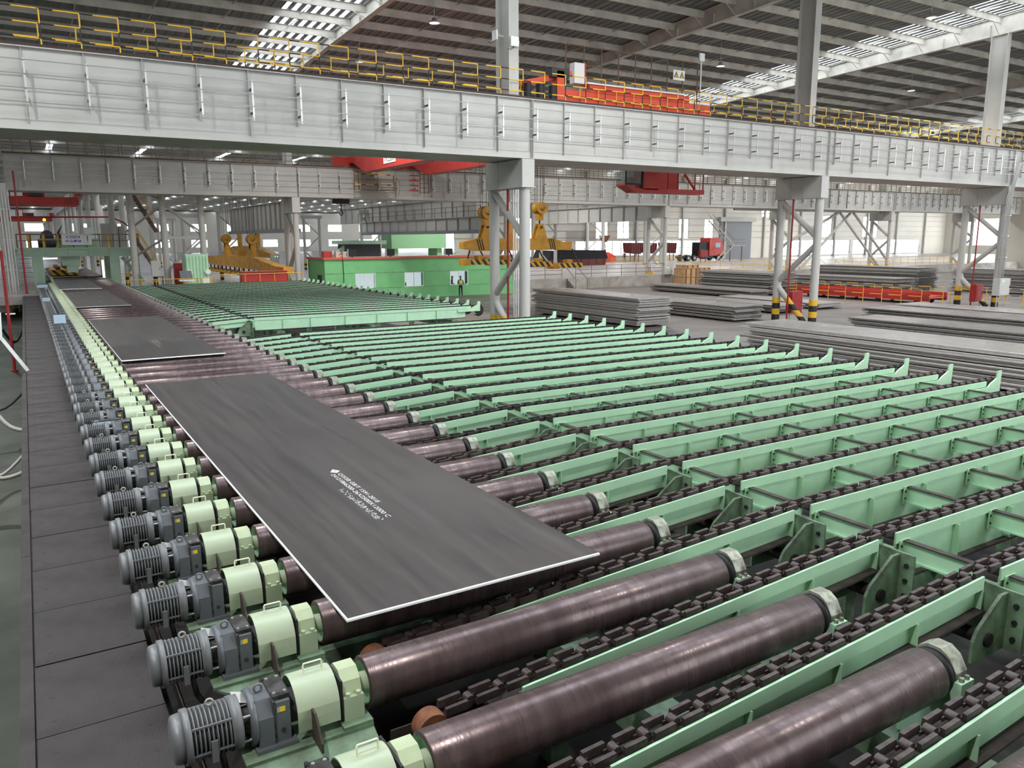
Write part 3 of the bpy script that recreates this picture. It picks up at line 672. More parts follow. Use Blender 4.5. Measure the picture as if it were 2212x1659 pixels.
# ---- roof of the crane bay
def ztop(y): return 20.0-0.0625*(y-25.7) if y > 9 else 21.044-0.0625*(9-y)
RX0, RX1, RY0, RY1 = -28.0, 128.0, -16.0, 62.5
RID0, RID1 = 1.5, 9.0
cl = struct('ceiling', MB().box(RX0, RX1, RY1-0.1, RY1+0.1, ztop(RY1)-0.6, ztop(RY1)+0.1), 'hall_grey2')
def strip_mesh(name, m, ya, yb2, wdt=0.6):
    b = MB()
    prof = [(0, 0), (0.02, 0.07), (0.05, 0.07), (0.07, 0), (wdt*0.62-0.02, 0), (wdt*0.62, 0.02), (wdt*0.62+0.02, 0), (wdt, 0)]
    n = len(prof); vs = [(x, y, ztop(y)-zz) for y in (ya, yb2) for x, zz in prof]
    b.add(vs, [(i, i+1, n+i+1, n+i) for i in range(n-1)])
    if name == 'skylight_panel': b.mi = [1, 1, 1, 0, 0, 0, 1]; m = [m, 'roof_sheet']
    return b.mesh(name, m)
rs_m = strip_mesh('roof_panel', 'roof_sheet', RID1, RY1); sk_m = strip_mesh('skylight_panel', 'skylight_sheet', RID1, RY1); rr_m = strip_mesh('roof_panel', 'roof_sheet', RY0, RID0)
SKY = [(12.6, 16.8), (52.8, 57.0), (93.0, 97.2), (-27.4, -23.2)]
nx = int((RX1-RX0)/0.6)
for i in range(nx):
    x = RX0+0.6*i
    s_ = any(a <= x+0.3 <= b for a, b in SKY)
    link('skylight_panel' if s_ else 'roof_panel', sk_m if s_ else rs_m, cl, (x, 0, 0)); link('roof_panel', rr_m, cl, (x, 0, 0))
for k in range(26): link('ridge_light', MB().box(RX0+6*k, RX0+6*k+5.85, RID0, RID1, ztop(9)-0.02, ztop(9)).mesh('ridge_light', 'skylight_sheet'), cl)
PUR = [26.0+2.72*k for k in range(-15, 14)]
for y in PUR:
    z = ztop(y)-0.08
    b = MB().box(RX0, RX1, y-0.006, y+0.006, z-0.42, z).box(RX0, RX1, y-0.1, y, z-0.012, z).box(RX0, RX1, y, y+0.10, z-0.432, z-0.42)
    link('purlin', b.mesh('purlin', 'purlin_grey'), cl)
strut = MB()
for y in PUR[11:-1]:
    for k in range(int((RX1-RX0)/4)):
        x = RX0+2+4*k; z = ztop(y)-0.15
        strut.bar((x, y, z-0.25), (x, y+2.72, z-0.25-0.17+0.2), 0.05, 0.05)
tag(link('sag_struts', strut.mesh('sag_struts', 'purlin_grey'), cl), kind='stuff')
for i in range(-2, 6):
    xc = 17.2+20*i
    t = Thing('roof_rafter', ['grey roof rafter outside the walkway', 'grey roof rafter above the roller table', 'grey roof rafter beside the small skylight', 'grey roof rafter in the middle of the roof', 'grey roof rafter along the row of skylights', 'grey roof rafter behind the third column', 'grey roof rafter beyond the fourth column', 'grey roof rafter towards the doorway'][i+2], 'rafter', (xc, 26, 18.5), 'roof rafters')
    ys = [-16.0, 9.0, 26.0, 40.0, 62.0]
    zb = lambda y: 18.70-0.036*(y-25.4) if y > 9 else 19.29-0.036*(9-y)
    for a, b_ in zip(ys[:-1], ys[1:]):
        z0a, z0b, z1a, z1b = zb(a), zb(b_), ztop(a)-0.09, ztop(b_)-0.09
        vs = [(xc-0.01, a, z0a), (xc+0.01, a, z0a), (xc+0.01, a, z1a), (xc-0.01, a, z1a), (xc-0.01, b_, z0b), (xc+0.01, b_, z0b), (xc+0.01, b_, z1b), (xc-0.01, b_, z1b)]
        t.part('web', MB().add(vs, [(0,3,2,1),(4,5,6,7),(0,1,5,4),(1,2,6,5),(2,3,7,6),(3,0,4,7)]), 'purlin_grey')
        for za, zb2 in ((z0a, z0b), (z1a, z1b)): t.part('flange', MB().bar((xc, a, za), (xc, b_, zb2), 0.36, 0.03), 'purlin_grey')
    for y in PUR:
        if y > 24: t.part('knee_strut', MB().bar((xc-0.05, y, zb(y)+0.05), (xc-0.95, y+0.02, ztop(y)-0.45), 0.05, 0.05), 'purlin_grey')
    for k in range(12): t.part('web_rib', MB().box(xc-0.16, xc+0.16, 20+3.3*k, 20.02+3.3*k, zb(20+3.3*k), ztop(20+3.3*k)-0.5), 'purlin_grey')

# ---- hall beyond: roof, end walls with window openings
BZ = 16.4
struct('wall_left', MB().box(-28.3, -28, -16, 62, 0, 20), 'hall_grey2')
bc = struct('ceiling_rear', MB().box(-60, 190, 395, 396, BZ-0.5, BZ+0.2), 'roof_sheet')
for k in range(24):
    x0 = -60+10.4*k
    o = link('roof_panel', MB().box(x0, x0+9.7, 62.6, 396, BZ, BZ+0.06).mesh('roof_panel', 'roof_sheet'), bc)
    o = link('skylight_panel', MB().box(x0+9.7, x0+10.4, 62.6, 396, BZ, BZ+0.02).mesh('skylight_panel', 'skylight_sheet'), bc)
for k in range(28):
    link('purlin', MB().box(-60, 190, 66+12*k, 66.2+12*k, BZ-0.5, BZ).mesh('purlin', 'purlin_grey'), bc)
def holed_wall(name, axis, at, a0, a1, z0, z1, holes, m='wall_cream', th=0.25):
    """wall with rectangular openings; panels between them are laid as strips"""
    xs = sorted({a0, a1, *[h[0] for h in holes], *[h[1] for h in holes]}); b = MB()
    for p, q in zip(xs[:-1], xs[1:]):
        zz = z0
        for h in sorted([h for h in holes if h[0] <= p+1e-6 and h[1] >= q-1e-6], key=lambda h: h[2]):
            if h[2] > zz: (b.box(p, q, at, at+th, zz, h[2]) if axis == 'X' else b.box(at, at+th, p, q, zz, h[2]))
            zz = h[3]
        if zz < z1: (b.box(p, q, at, at+th, zz, z1) if axis == 'X' else b.box(at, at+th, p, q, zz, z1))
    return struct(name, b, m)
WN = [0]
def window(axis, at, a0, a1, z0, z1, nv, nh):
    WN[0] += 1
    w_ = struct(f'window_{WN[0]}', (MB().box(a0-0.1, a1+0.1, at-0.06, at+0.05, z0-0.12, z0) if axis == 'X' else MB().box(at-0.06, at+0.05, a0-0.1, a1+0.1, z0-0.12, z0)), 'white_paint')
    for i in range(nv+1):
        x = a0+(a1-a0)*i/nv
        link('mullion', (MB().box(x-0.06, x+0.06, at, at+0.08, z0, z1) if axis == 'X' else MB().box(at, at+0.08, x-0.06, x+0.06, z0, z1)).mesh('mullion', 'white_paint'), w_)
    for k in range(nh+1):
        z = z0+(z1-z0)*k/nh
        link('transom', (MB().box(a0, a1, at, at+0.08, z-0.05, z+0.05) if axis == 'X' else MB().box(at, at+0.08, a0, a1, z-0.05, z+0.05)).mesh('transom', 'white_paint'), w_)
    link('pane', (MB().box(a0, a1, at+0.03, at+0.04, z0, z1) if axis == 'X' else MB().box(at+0.03, at+0.04, a0, a1, z0, z1)).mesh('pane', 'window_glass'), w_)
    return w_
rear_win = [(9+11*k, 18.5+11*k, 4.5, 15.5) for k in range(4)]  # unseen windows behind the camera, added to light the beam faces
holed_wall('wall_rear', 'X', -16.3, -28, 100, 0, 20, rear_win, 'hall_grey2')
for a, b, c_, d in rear_win: window('X', -16.2, a, b, c_, d, 4, 5)
holed_wall('wall_right', 'Y', 130.0, -16, 62, 0, 20, [(45, 57, 0.0, 9.0), (-10, 2, 8, 14), (10, 22, 8, 14), (28, 40, 8, 14)], 'wall_cream')
holed_wall('wall_yard', 'Y', 188.0, 62, 107, 0, BZ, [(66, 76, 1.0, 9.0), (82, 100, 3, 9)], 'wall_cream')
YW = 104.0
band = [(62, 76, 1.9, 4.5), (78, 112, 1.9, 4.5), (130, 152, 1.4, 4.4), (153, 178, 1.4, 4.4)]
hi_w = [(65.2, 66.9, 4.9, 8.2), (67.9, 69.6, 4.9, 8.2), (82.3, 85.0, 4.9, 8.2), (87.0, 89.8, 4.9, 8.2), (101.5, 104.0, 4.9, 8.4), (108.0, 110.4, 4.9, 8.4), (123.5, 127.5, 9.0, 11.2), (140.5, 145.5, 5.0, 9.4), (156, 161.5, 5.0, 9.4)]
hi_t = [(a, b, 11.6, 13.6) for a, b in ((62, 70), (80, 92), (100, 112), (130, 150), (155, 175))]
holed_wall('wall_far', 'X', YW, 55, 190, -0.1, BZ, band+hi_w+hi_t)
for a, b, c_, d in band: window('X', YW, a, b, c_, d, max(3, int((b-a)/2)), 2)
for a, b, c_, d in hi_w: window('X', YW, a, b, c_, d, 2, 3)
for a, b, c_, d in hi_t: window('X', YW, a, b, c_, d, 5, 2)
rib = MB()
for k in range(14):
    z = 0.4+1.15*k
    if not (1.3 < z < 4.6): rib.box(55, 190, YW-0.14, YW, z, z+0.08)
tag(link('girts', rib.mesh('girts', 'hall_grey2'), bpy.data.objects['wall_far']), kind='stuff')
for k in range(12): solo('wall_stanchion', MB().box(58+11*k, 58.35+11*k, YW-0.5, YW-0.14, 0, BZ-0.3), 'hall_grey', f'pale wall stanchion, {nth(k+1)} along the cream wall from the yellow beam side', 'stanchion', (58+11*k, YW-0.3, 0), 'stanchions of the cream wall')
dr = struct('door_1', MB().box(112.0, 120.6, YW-0.2, YW-0.05, 0.9, 8.0), 'door_grey')
for k in range(18): link('slat', MB().box(112.0, 120.6, YW-0.24, YW-0.2, 0.95+0.39*k, 1.30+0.39*k).mesh('slat', 'door_grey'), dr)
link('door_box', MB().box(111.5, 121.1, YW-0.8, YW, 8.0, 8.8).mesh('door_box', 'hall_grey2'), dr)
# end wall far down the roller line
YE = 330.0
hole_e = [(-60+14*k+3, -60+14*k+9, z0, z1) for k in range(14) for z0, z1 in ((2.0, 4.8), (8.2, 11.0))]
holed_wall('wall_end', 'X', YE, -60, 130, -0.1, BZ, hole_e)
for a, b, c_, d in hole_e:
    if a < 40: window('X', YE, a, b, c_, d, 3, 2)
holed_wall('wall_side', 'Y', -22.0, 62, YE, -0.1, BZ, [(66+40*k, 76+40*k, z0, z1) for k in range(6) for z0, z1 in ((10, 13.0),)])
# raised loading platform
pf = struct('floor_platform', MB().box(36.5, 190, 58.6, 107, 0.0, 1.06), 'floor_hall')
struct('wall_platform', MB().box(36.4, 190, 58.4, 58.6, 0.0, 1.08), 'concrete')

# ---- high-bay lamps hanging from the roof
mat('lamp_shell', (196, 198, 198), 0.4, 0.4)
def glow_material(name, rgb, strength):
    m = bpy.data.materials.new(name); m.use_nodes = True; b = m.node_tree.nodes['Principled BSDF']
    b.inputs['Base Color'].default_value = (*s2l(rgb), 1); b.inputs['Emission Color'].default_value = (*s2l(rgb), 1); b.inputs['Emission Strength'].default_value = strength; MATS[name] = m
glow_material('lamp_glass', (255, 250, 240), 2.0)
lamp_parts = {'suspension': (MB().cyl((0, 0, 0.25), (0, 0, 1.6), 0.02, 6), 'lamp_shell'), 'housing': (MB().lathe([(0.28, 0.02), (0.28, 0.13), (0.10, 0.16), (0.08, 0.30), (0.0, 0.34), (0.0, 0.30)], 16, axis='Z'), 'lamp_shell'), 'lens': (MB().lathe([(0.02, 0.0), (0.01, 0.30)], 16, axis='Z'), 'lamp_glass')}
lamp_parts = {k: v[0].mesh(k, v[1]) for k, v in lamp_parts.items()}
LAMPS = 0
def lamp(x, y, z, label, watts=1500, hang=True):
    t = link('high_bay_lamp', None, None, (x, y, z)); tag(t, label, 'lamp', 'high-bay lamps under the roof')
    for k, m in lamp_parts.items(): link(k, m, t)
    ld = bpy.data.lights.new('lamp_light', 'AREA'); ld.shape = 'DISK'; ld.size = 0.6; ld.energy = watts; ld.color = (1.0, 0.99, 0.97); ld.spread = math.radians(150)
    lo = bpy.data.objects.new('lamp_light', ld); C.objects.link(lo); lo.parent = t; lo.location = (0, 0, -0.03)
for i, (x, y) in enumerate([(20.0, 38.7), (18.9, 48.0), (43.4, 38.6), (65.5, 37.5), (47.4, 25.0), (-4, 38.6), (88, 38), (110, 38), (43, 50), (66, 50), (90, 50), (-6, 14), (20, 14), (43, 12), (68, 14), (20, -4), (-6, -6), (44, -6)]):  # lamps after the individually described ones are unseen, added to brighten the bay
    lamp(x, y, ztop(y)-1.75, f'hanging grey high-bay lamp under the roof, {["above the near girder beside the first column", "just over the railing before the first rafter", "over the red crane railing", "under the roof behind the second column", "beside the row of skylights"][i] if i < 5 else nth(i+1)+" of the hall, added for light"}')
for i, (x, y) in enumerate([(8, 75), (8, 110), (8, 150), (8, 200), (30, 75), (30, 100), (50, 75), (50, 92), (75, 70), (75, 90), (100, 70), (100, 92), (125, 70), (125, 92), (150, 75), (30, 140), (30, 190)]):  # lamp rows added to brighten the dark rear hall
    lamp(x, y, BZ-1.75, f'added high-bay lamp brightening the rear hall, {nth(i+1)} in its rows', 500 if x < 35 else 1500)

# ================================================================ LETTERING ON THE PLATES
def fit_text(parent, body, length, height, origin, rz, name='lettering', m='stencil_white', rx=0.0, off=0.0):
    o = text_on(parent, body, 1.0, origin, rz, name, m, rx, off=off)
    xs = [v.co.x for v in o.data.vertices]; ys = [v.co.y for v in o.data.vertices]
    w_, h_ = (max(xs)-min(xs)) or 1, (max(ys)-min(ys)) or 1
    o.data.transform(Matrix.Translation((-min(xs), -min(ys), 0))); o.data.transform(Matrix.Diagonal((length/w_, height/h_, 1, 1))); return o
zt = 0.0268
fit_text(P1, 'Q355B GB/T 1591-2018', 1.30, 0.062, (1.235, 3.79, zt), -PI/2)
fit_text(P1, '24121866200-26X2500X12000 C', 1.83, 0.055, (1.158, 3.80, zt), -PI/2)
mat('stencil_faint', (150, 147, 144), 0.6)
dots = MB(); random.seed(3)
for i in range(14):
    for r in range(7):
        for c_ in range(3):
            if random.random() < 0.42: dots.box(1.04+0.011*r, 1.049+0.011*r, 3.15-0.089*i-0.026*c_-0.008, 3.15-0.089*i-0.026*c_+0.006, zt-0.001, zt)
tag(link('dotted_stamp', dots.mesh('dotted_stamp', 'stencil_white'), P1), kind='stuff')
lg = MB().prism([(1.19, 3.90), (1.255, 4.01), (1.315, 3.90), (1.255, 3.83)], 'Z', zt-0.001, zt); link('diamond_mark', lg.mesh('diamond_mark', 'stencil_white'), P1)
fit_text(P1, 'XSG', 0.10, 0.03, (1.24, 3.965, zt+0.0006), -PI/2, m='plate_steel')
for nm, y in (('steel_plate.001', 16.0), ('steel_plate.002', 34.5), ('steel_plate.003', 49.8)):
    p_ = bpy.data.objects[nm]
    fit_text(p_, 'Q355B GB/T 1591-2018', 1.3, 0.06, (1.24, 4.0, zt), -PI/2, m='stencil_faint'); fit_text(p_, '24121866200-26X2500X12000', 1.8, 0.055, (1.15, 4.0, zt), -PI/2, m='stencil_faint')

# ================================================================ SMALL THINGS ALONG THE WALKWAY
def sign_box(x, y, zb_, zc, w_, h_, label):
    t = Thing('control_box', label, 'box', (x, y, zb_), 'blue-grey boxes on posts along the motors')
    b = MB().box(x-w_/2, x+w_/2, y, y+0.12, zc-h_/2, zc+h_/2); b.shear(lambda px, py, pz: (px, py+(pz-zc)*0.45, pz)); t.part('box_body', b, 'sign_blue')
    t.part('box_lid', MB().box(x-w_/2-0.012, x+w_/2+0.012, y+0.02+h_*0.225, y+0.16+h_*0.225, zc+h_/2, zc+h_/2+0.02), 'motor_dark')
    t.part('post', MB().cyl((x+0.03, y+0.08, zb_), (x+0.03, y+0.08, zc-h_/2+0.05), 0.028, 10), 'sign_blue')
sign_box(-0.96, 9.22, 1.10, 1.79, 0.41, 0.25, 'blue-grey control box on a post, first from the front among the motors')
sign_box(-1.07, 25.3, 1.10, 2.34, 0.36, 0.28, 'blue-grey control box on a tall thin post, second from the front')
sign_box(-1.17, 40.0, 1.10, 2.03, 0.34, 0.28, 'blue-grey control box on a post, third from the front')
sign_box(-1.10, 54.0, 1.10, 2.0, 0.6, 0.3, 'blue-grey control box beside the gantry foot')
solo('stair_rail', MB().bar((-2.12, 19.6, 1.45), (-2.64, 19.4, 2.42), 0.06, 0.09).bar((-2.64, 19.4, 2.40), (-2.60, 19.4, 3.1), 0.07, 0.08), 'white_paint', 'white slanted stair rail standing on the edge of the walkway', 'handrail', (-2.1, 19.6, 1.45))
rp = Thing('standpipe', 'red standpipe rising beside the walkway', 'pipe', (-2.64, 30, 0))
rp.part('pipe', MB().cyl((-2.64, 30, 0), (-2.62, 30, 4.6), 0.055, 10), 'red_paint'); rp.part('flange', MB().cyl((-2.64, 30, 0), (-2.64, 30, 0.06), 0.12, 12), 'red_paint'); rp.part('bracket', MB().box(-2.72, -2.40, 29.97, 30.03, 2.2, 2.25), 'white_paint')
def hang(name, pts, r, m, label): solo(name, MB().tube(pts, r, 7), m, label, 'hose', pts[0])
def arc(p0, p1, sag, n=9): return [tuple(p0[i]+(p1[i]-p0[i])*t/(n-1)-(sag*math.sin(PI*t/(n-1)) if i == 2 else 0) for i in range(3)) for t in range(n)]
hang('hose', arc((-2.95, 14.5, 1.8), (-2.26, 14.0, 0.95), 0.25), 0.045, 'hose_grey', 'pale grey hose bending down from a post to the walkway side')
hang('hose', arc((-3.2, 11.5, 1.0), (-2.26, 11.2, 0.75), 0.22), 0.04, 'hose_grey', 'lower grey hose sagging into the walkway side')
hang('hose', arc((-3.2, 11.3, 0.8), (-2.26, 11.6, 0.98), 0.25), 0.03, 'hose_grey', 'thin grey hose above the lower hose')
hang('hose', arc((-3.3, 17, 1.1), (-2.26, 17.5, 1.2), 0.3), 0.03, 'black_rubber', 'black cable drooping between yellow block and walkway')
hang('hose', arc((-3.0, 34, 1.3), (-2.26, 35, 1.2), 0.6), 0.06, 'black_rubber', 'thick black cable loop at the far part of the walkway')
yb_t = Thing('junction_block', 'yellow junction block beside the walkway hoses', 'block', (-3.05, 15, 0)); yb_t.part('body', MB().box(-3.25, -2.95, 14.6, 15.2, 0.3, 1.5), 'yellow_paint'); yb_t.part('stand', MB().box(-3.2, -3.0, 14.7, 15.1, 0, 0.3), 'motor_dark'); yb_t.part('lid', MB().box(-3.27, -2.93, 14.58, 15.22, 1.5, 1.54), 'motor_dark')
cw = Thing('conduit_bundle', 'bundle of thin pale conduits in front of the column at the walkway end', 'conduit', (-2.5, 57.5, 1.4))
for k in range(4): cw.part('conduit', MB().cyl((-2.95+0.17*k, 57.4, 1.4), (-2.95+0.17*k, 57.4, 8.3), 0.035, 6), 'alu')
for z_ in (3.0, 5.0, 7.0): cw.part('clamp', MB().box(-3.05, -2.35, 57.43, 57.46, z_, z_+0.06), 'alu')
solo('standpipe', MB().cyl((-2.0, 57.2, 1.44), (-2.0, 57.2, 9.5), 0.06, 8).cyl((-2.0, 57.2, 1.44), (-2.0, 57.2, 1.5), 0.13, 10), 'red_paint', 'thin red standpipe at the far end of the walkway', 'pipe', (-2.0, 57.2, 1.44))

# ================================================================ PLATE YARD
def stack(x0, y0, wx, ly, zs, n, th, where, shade, jit=0.12, seed=1, dark=False):
    random.seed(seed); z = zs; tot = n
    bl = MB()
    bear = Thing('timber_bearers', f'timber bearers under the {where}', 'bearers', (x0, y0, 0))
    for k in range(4): bear.part('bearer', MB().box(x0+0.05, x0+wx-0.05, y0+ly*(0.1+0.26*k), y0+ly*(0.1+0.26*k)+0.2, 0, zs), 'pit_dark')
    for i in range(n):
        dx, dy_ = random.uniform(-jit, jit), random.uniform(-jit, jit)*1.6
        o = steel_plate('steel_plate', x0+dx, y0+dy_, wx+random.uniform(-.08, .08), ly+random.uniform(-.3, .3), z, th*0.86, f'{nth(n-i)} plate from the top of the {where}', f'plates of the {where}', mats=(shade, shade+'_edge'))
        if i % 2 == 0 and not dark:
            b = MB().box(wx*0, 0.004, ly*0.42+dy_, ly*0.42+dy_+0.9, th*0.1, th*0.78); 
        z += th
        if i and i % 4 == 0: z += th*0.35
    return z
mat('stack_grey', (150, 145, 141), 0.33, 0.5, 0.7, 0.7, rgb2=(126, 118, 113)); mat('stack_grey_edge', (182, 178, 173), 0.45, 0.25, 0.4, 5, rgb2=(150, 146, 142))  # edge colours raised to make up for less light on side faces
mat('stack_dark', (132, 126, 122), 0.34, 0.5, 0.7, 0.5, rgb2=(108, 99, 94)); mat('stack_dark_edge', (156, 153, 150), 0.5, 0.2, 0.7, 5, rgb2=(120, 116, 113))
stack(26.9, 28.0, 2.4, 10.6, 0.12, 20, 0.073, 'tall stack beside the first column', 'stack_grey', 0.10, 2)
stack(24.9, 6.4, 2.6, 12.0, 0.1, 15, 0.075, 'long stack behind the bed stops', 'stack_grey', 0.10, 3)
stack(34.0, 27.6, 2.5, 9.0, 0.1, 10, 0.075, 'stack beside the second column', 'stack_dark', 0.12, 4)
stack(40.2, 29.5, 2.5, 9.0, 0.1, 6, 0.07, 'low stack behind the red hydrant box', 'stack_dark', 0.14, 5)
stack(53.0, 41.0, 3.2, 8.6, 0.12, 20, 0.085, 'high stack in front of the crates', 'stack_dark', 0.14, 6)
stack(49.0, 40.0, 2.6, 12.0, 0.1, 8, 0.07, 'flat stack in front of the high stack', 'stack_dark', 0.15, 7)
stack(37.0, 9.5, 2.7, 12.2, 0.1, 7, 0.07, 'second row stack behind the long stack', 'stack_dark', 0.12, 8)
stack(43.0, 12.8, 2.8, 12.2, 0.1, 7, 0.07, 'third row stack behind the long stack', 'stack_dark', 0.12, 9)
stack(48.0, 14.0, 2.8, 12.0, 0.1, 6, 0.07, 'fourth row stack towards the switch cabinet', 'stack_grey', 0.12, 10)
stack(45.0, 30.0, 2.6, 9.0, 0.1, 5, 0.07, 'low stack in front of the red cart', 'stack_grey', 0.12, 13)
stack(63.0, 36.0, 3.0, 12.0, 0.1, 14, 0.085, 'stack behind the red cart', 'stack_dark', 0.12, 11)
stack(70.0, 38.0, 3.0, 12.0, 0.1, 22, 0.085, 'broad stack in front of the window band', 'stack_dark', 0.12, 12)
stack(72.0, 24.0, 3.0, 12.0, 0.1, 22, 0.085, 'stack beyond the switch cabinet', 'stack_dark', 0.12, 14)
tg = MB(); random.seed(11)
# red transfer cart with railing
ct = Thing('transfer_cart', 'long red transfer cart with yellow guard rails between plate stacks', 'cart', (56.0, 33, 0))
ct.part('deck', MB().box(55.0, 57.2, 28.0, 40.0, 0.42, 0.62), 'crane_red'); ct.part('side_beam', MB().box(54.9, 55.05, 27.9, 40.1, 0.25, 0.85), 'crane_red'); ct.part('side_beam', MB().box(57.15, 57.3, 27.9, 40.1, 0.25, 0.85), 'crane_red')
for k in range(4):
    for x in (55.1, 57.0): ct.part('wheel', MB().cyl((x, 29+3.2*k, 0.22), (x+0.12, 29+3.2*k, 0.22), 0.22, 14), 'motor_dark')
bands('rail_stripe_y', 'Y', 1.6, 0.65, (226, 178, 52), (40, 38, 38), 0.5)
def small_rail(p0, p1, zb_, h, n, label, m='yellow_paint', rails=(1.0, 0.55), r=0.025, cat='railing', group=None, mr=None):
    t = Thing('guard_rail', label, cat, (*p0, zb_), group)
    for f_ in rails: t.part('rail', MB().cyl((*p0, zb_+h*f_), (*p1, zb_+h*f_), r, 6), mr or m)
    pmz = MB().cyl((0, 0, 0), (0, 0, h), r, 6).mesh('post', m)
    for k in range(n+1): link('post', pmz, t.o, ((p1[0]-p0[0])*k/n, (p1[1]-p0[1])*k/n, 0))
    return t
small_rail((54.4, 26.6), (54.4, 41.0), 0, 1.15, 9, 'yellow and black guard rail on the near side of the red cart', mr='rail_stripe_y')
small_rail((58.2, 26.6), (58.2, 41.0), 0, 1.15, 9, 'yellow and black guard rail on the far side of the red cart', mr='rail_stripe_y')
small_rail((60.2, 20.0), (60.2, 26.6), 0, 1.15, 5, 'yellow guard rail beyond the switch cabinet', mr='rail_stripe_y')
# boxes and pipes at the columns
def cabinet(x0, x1, y0, y1, z0, z1, m, label, legs=0.0, lights=False):
    t = Thing('cabinet', label, 'cabinet', ((x0+x1)/2, (y0+y1)/2, z0-legs))
    t.part('body', MB().box(x0, x1, y0, y1, z0, z1), m); t.part('door', MB().box(x0+0.03, x1-0.03, y0-0.02, y0, z0+0.04, z1-0.04), m)
    t.part('handle', MB().box(x1-0.12, x1-0.08, y0-0.045, y0-0.02, (z0+z1)/2-0.08, (z0+z1)/2+0.08), 'motor_dark')
    if legs:
        for x in (x0+0.05, x1-0.09): t.part('leg', MB().box(x, x+0.04, y0+0.1, y0+0.16, z0-legs, z0), 'hall_grey2')
    if lights:
        for k in range(2): t.part('indicator', MB().cyl((x0+0.35+0.2*k, y0-0.035, z1-0.18), (x0+0.35+0.2*k, y0-0.02, z1-0.18), 0.035, 8), 'green_glow')
    return t
glow_material('green_glow', (120, 255, 190), 2.5); glow_material('red_glow', (255, 60, 30), 4.0); glow_material('cool_glow', (226, 238, 246), 0.75); glow_material('tube_glow', (255, 252, 235), 3.0); glow_material('yellow_glow', (240, 250, 60), 1.5)
cabinet(37.5, 38.5, 26.2, 26.6, 0.45, 1.75, 'red_paint', 'red hydrant box on a stand at the second column', 0.45)
cabinet(55.9, 57.3, 23.55, 24.02, 0.9, 2.08, 'sign_blue2' if 'sign_blue2' in MATS else 'hall_grey', 'pale grey switch cabinet with green lamps at the third column', 0.9, True)
cabinet(56.2, 57.2, 25.3, 25.7, 0.35, 1.6, 'red_paint', 'red hydrant box behind the third column', 0.35)
cabinet(56.4, 57.55, 58.2, 58.55, 1.08+0.0, 2.0, 'hall_grey', 'grey switch cabinet at the column by the crates', 1.08, True)
cabinet(17.0, 17.9, 25.3, 25.8, 0.3, 1.3, 'red_paint', 'red hydrant box at the foot of the first column', 0.3)
cd_ = Thing('conduit_bundle', 'five bright conduits dropping to the grey switch cabinet', 'conduit', (56.5, 24.0, 2.1))
for k in range(5): cd_.part('conduit', MB().tube([(56.1+0.16*k, 23.8, 2.08), (56.1+0.16*k, 23.8, 7.6), (56.6+0.1*k, 23.78, 8.6), (57.2+0.06*k, 23.72, 10.0)], 0.03, 6), 'bar_alu')
for z_ in (3.5, 5.0, 6.4): cd_.part('clamp', MB().box(56.05, 57.05, 23.84, 23.88, z_, z_+0.06), 'alu')
for i, (x, y, zt_, lab) in enumerate(((17.15, 25.8, 7.2, 'thin red fire pipe between the pipes of the first column'), (36.9, 26.0, 7.2, 'thin red fire pipe between the pipes of the second column'), (57.0, 26.0, 7.2, 'thin red fire pipe between the pipes of the third column'))):
    t = Thing('fire_pipe', lab, 'pipe', (x, y, 0), 'red fire pipes at the columns'); t.part('pipe', MB().cyl((x, y, 0), (x, y, zt_), 0.05, 8), 'red_paint'); t.part('flange', MB().cyl((x, y, 0.9), (x, y, 0.96), 0.1, 10), 'red_paint')
t = Thing('conduit_bundle', 'grey conduits inside the first column above the chain bed', 'conduit', (17.6, 25.8, 0))
for k in range(4): t.part('conduit', MB().cyl((17.45+0.12*k, 25.8, 0), (17.45+0.12*k, 25.8, 8.3), 0.04, 6), 'alu')
# antennas on the first column
for nm, (x, y, z_), lab in (('a', (17.17, 25.22, 13.39), 'white flat antenna box on the front of the first column'), ('b', (16.62, 25.9, 13.72), 'white flat antenna box on the side of the first column')):
    t = Thing('antenna_box', lab, 'antenna', (x, y, z_)); b = MB().box(x-0.2, x+0.2, y-0.06, y, z_-0.2, z_+0.2) if nm == 'a' else MB().box(x-0.06, x, y-0.2, y+0.2, z_-0.2, z_+0.2)
    t.part('box_body', b, 'white_paint'); t.part('bracket', MB().box(x-0.05, x+0.25, y-0.02, y+0.1, z_-0.06, z_+0.06) if nm == 'a' else MB().box(x-0.02, x+0.4, y-0.04, y+0.04, z_-0.05, z_+0.05), 'hall_grey')
    if nm == 'a': t.part('cover_rim', MB().box(x-0.16, x+0.16, y-0.07, y-0.06, z_-0.16, z_+0.16), 'white_paint')
    t.part('cable', MB().tube(arc((x, y, z_-0.2), (x-0.35, y+0.02, z_-0.3), 0.08), 0.012, 5), 'motor_dark')

# ================================================================ GREEN HUT
mat('hut_green', (122, 190, 128), 0.75, 0, 0.6, 0.5, rgb2=(104, 170, 112), bump=0.15, bscale=12); mat('fascia_red', (200, 92, 72), 0.6); mat('hut_roof', (190, 184, 178), 0.3, 0, 0.4, 0.4)
hut = Thing('control_hut', 'green control hut with red roof edge and three windows behind the chain bed', 'hut', (27.4, 58.6, 0))
HX0, HX1, HY0, HY1 = 18.55, 36.3, 56.5, 60.8
wins = [(21.11, 22.86), (25.47, 27.27), (29.81, 31.63)]
b = MB(); xs = [HX0]+[v for w_ in wins for v in w_]+[HX1]
for i in range(0, len(xs), 2): b.box(xs[i], xs[i+1], HY0, HY0+0.2, 0, 3.4)
for a, c_ in wins: b.box(a, c_, HY0, HY0+0.2, 0, 0.97); b.box(a, c_, HY0, HY0+0.2, 2.2, 3.4)
hut.part('front_wall', b, 'hut_green')
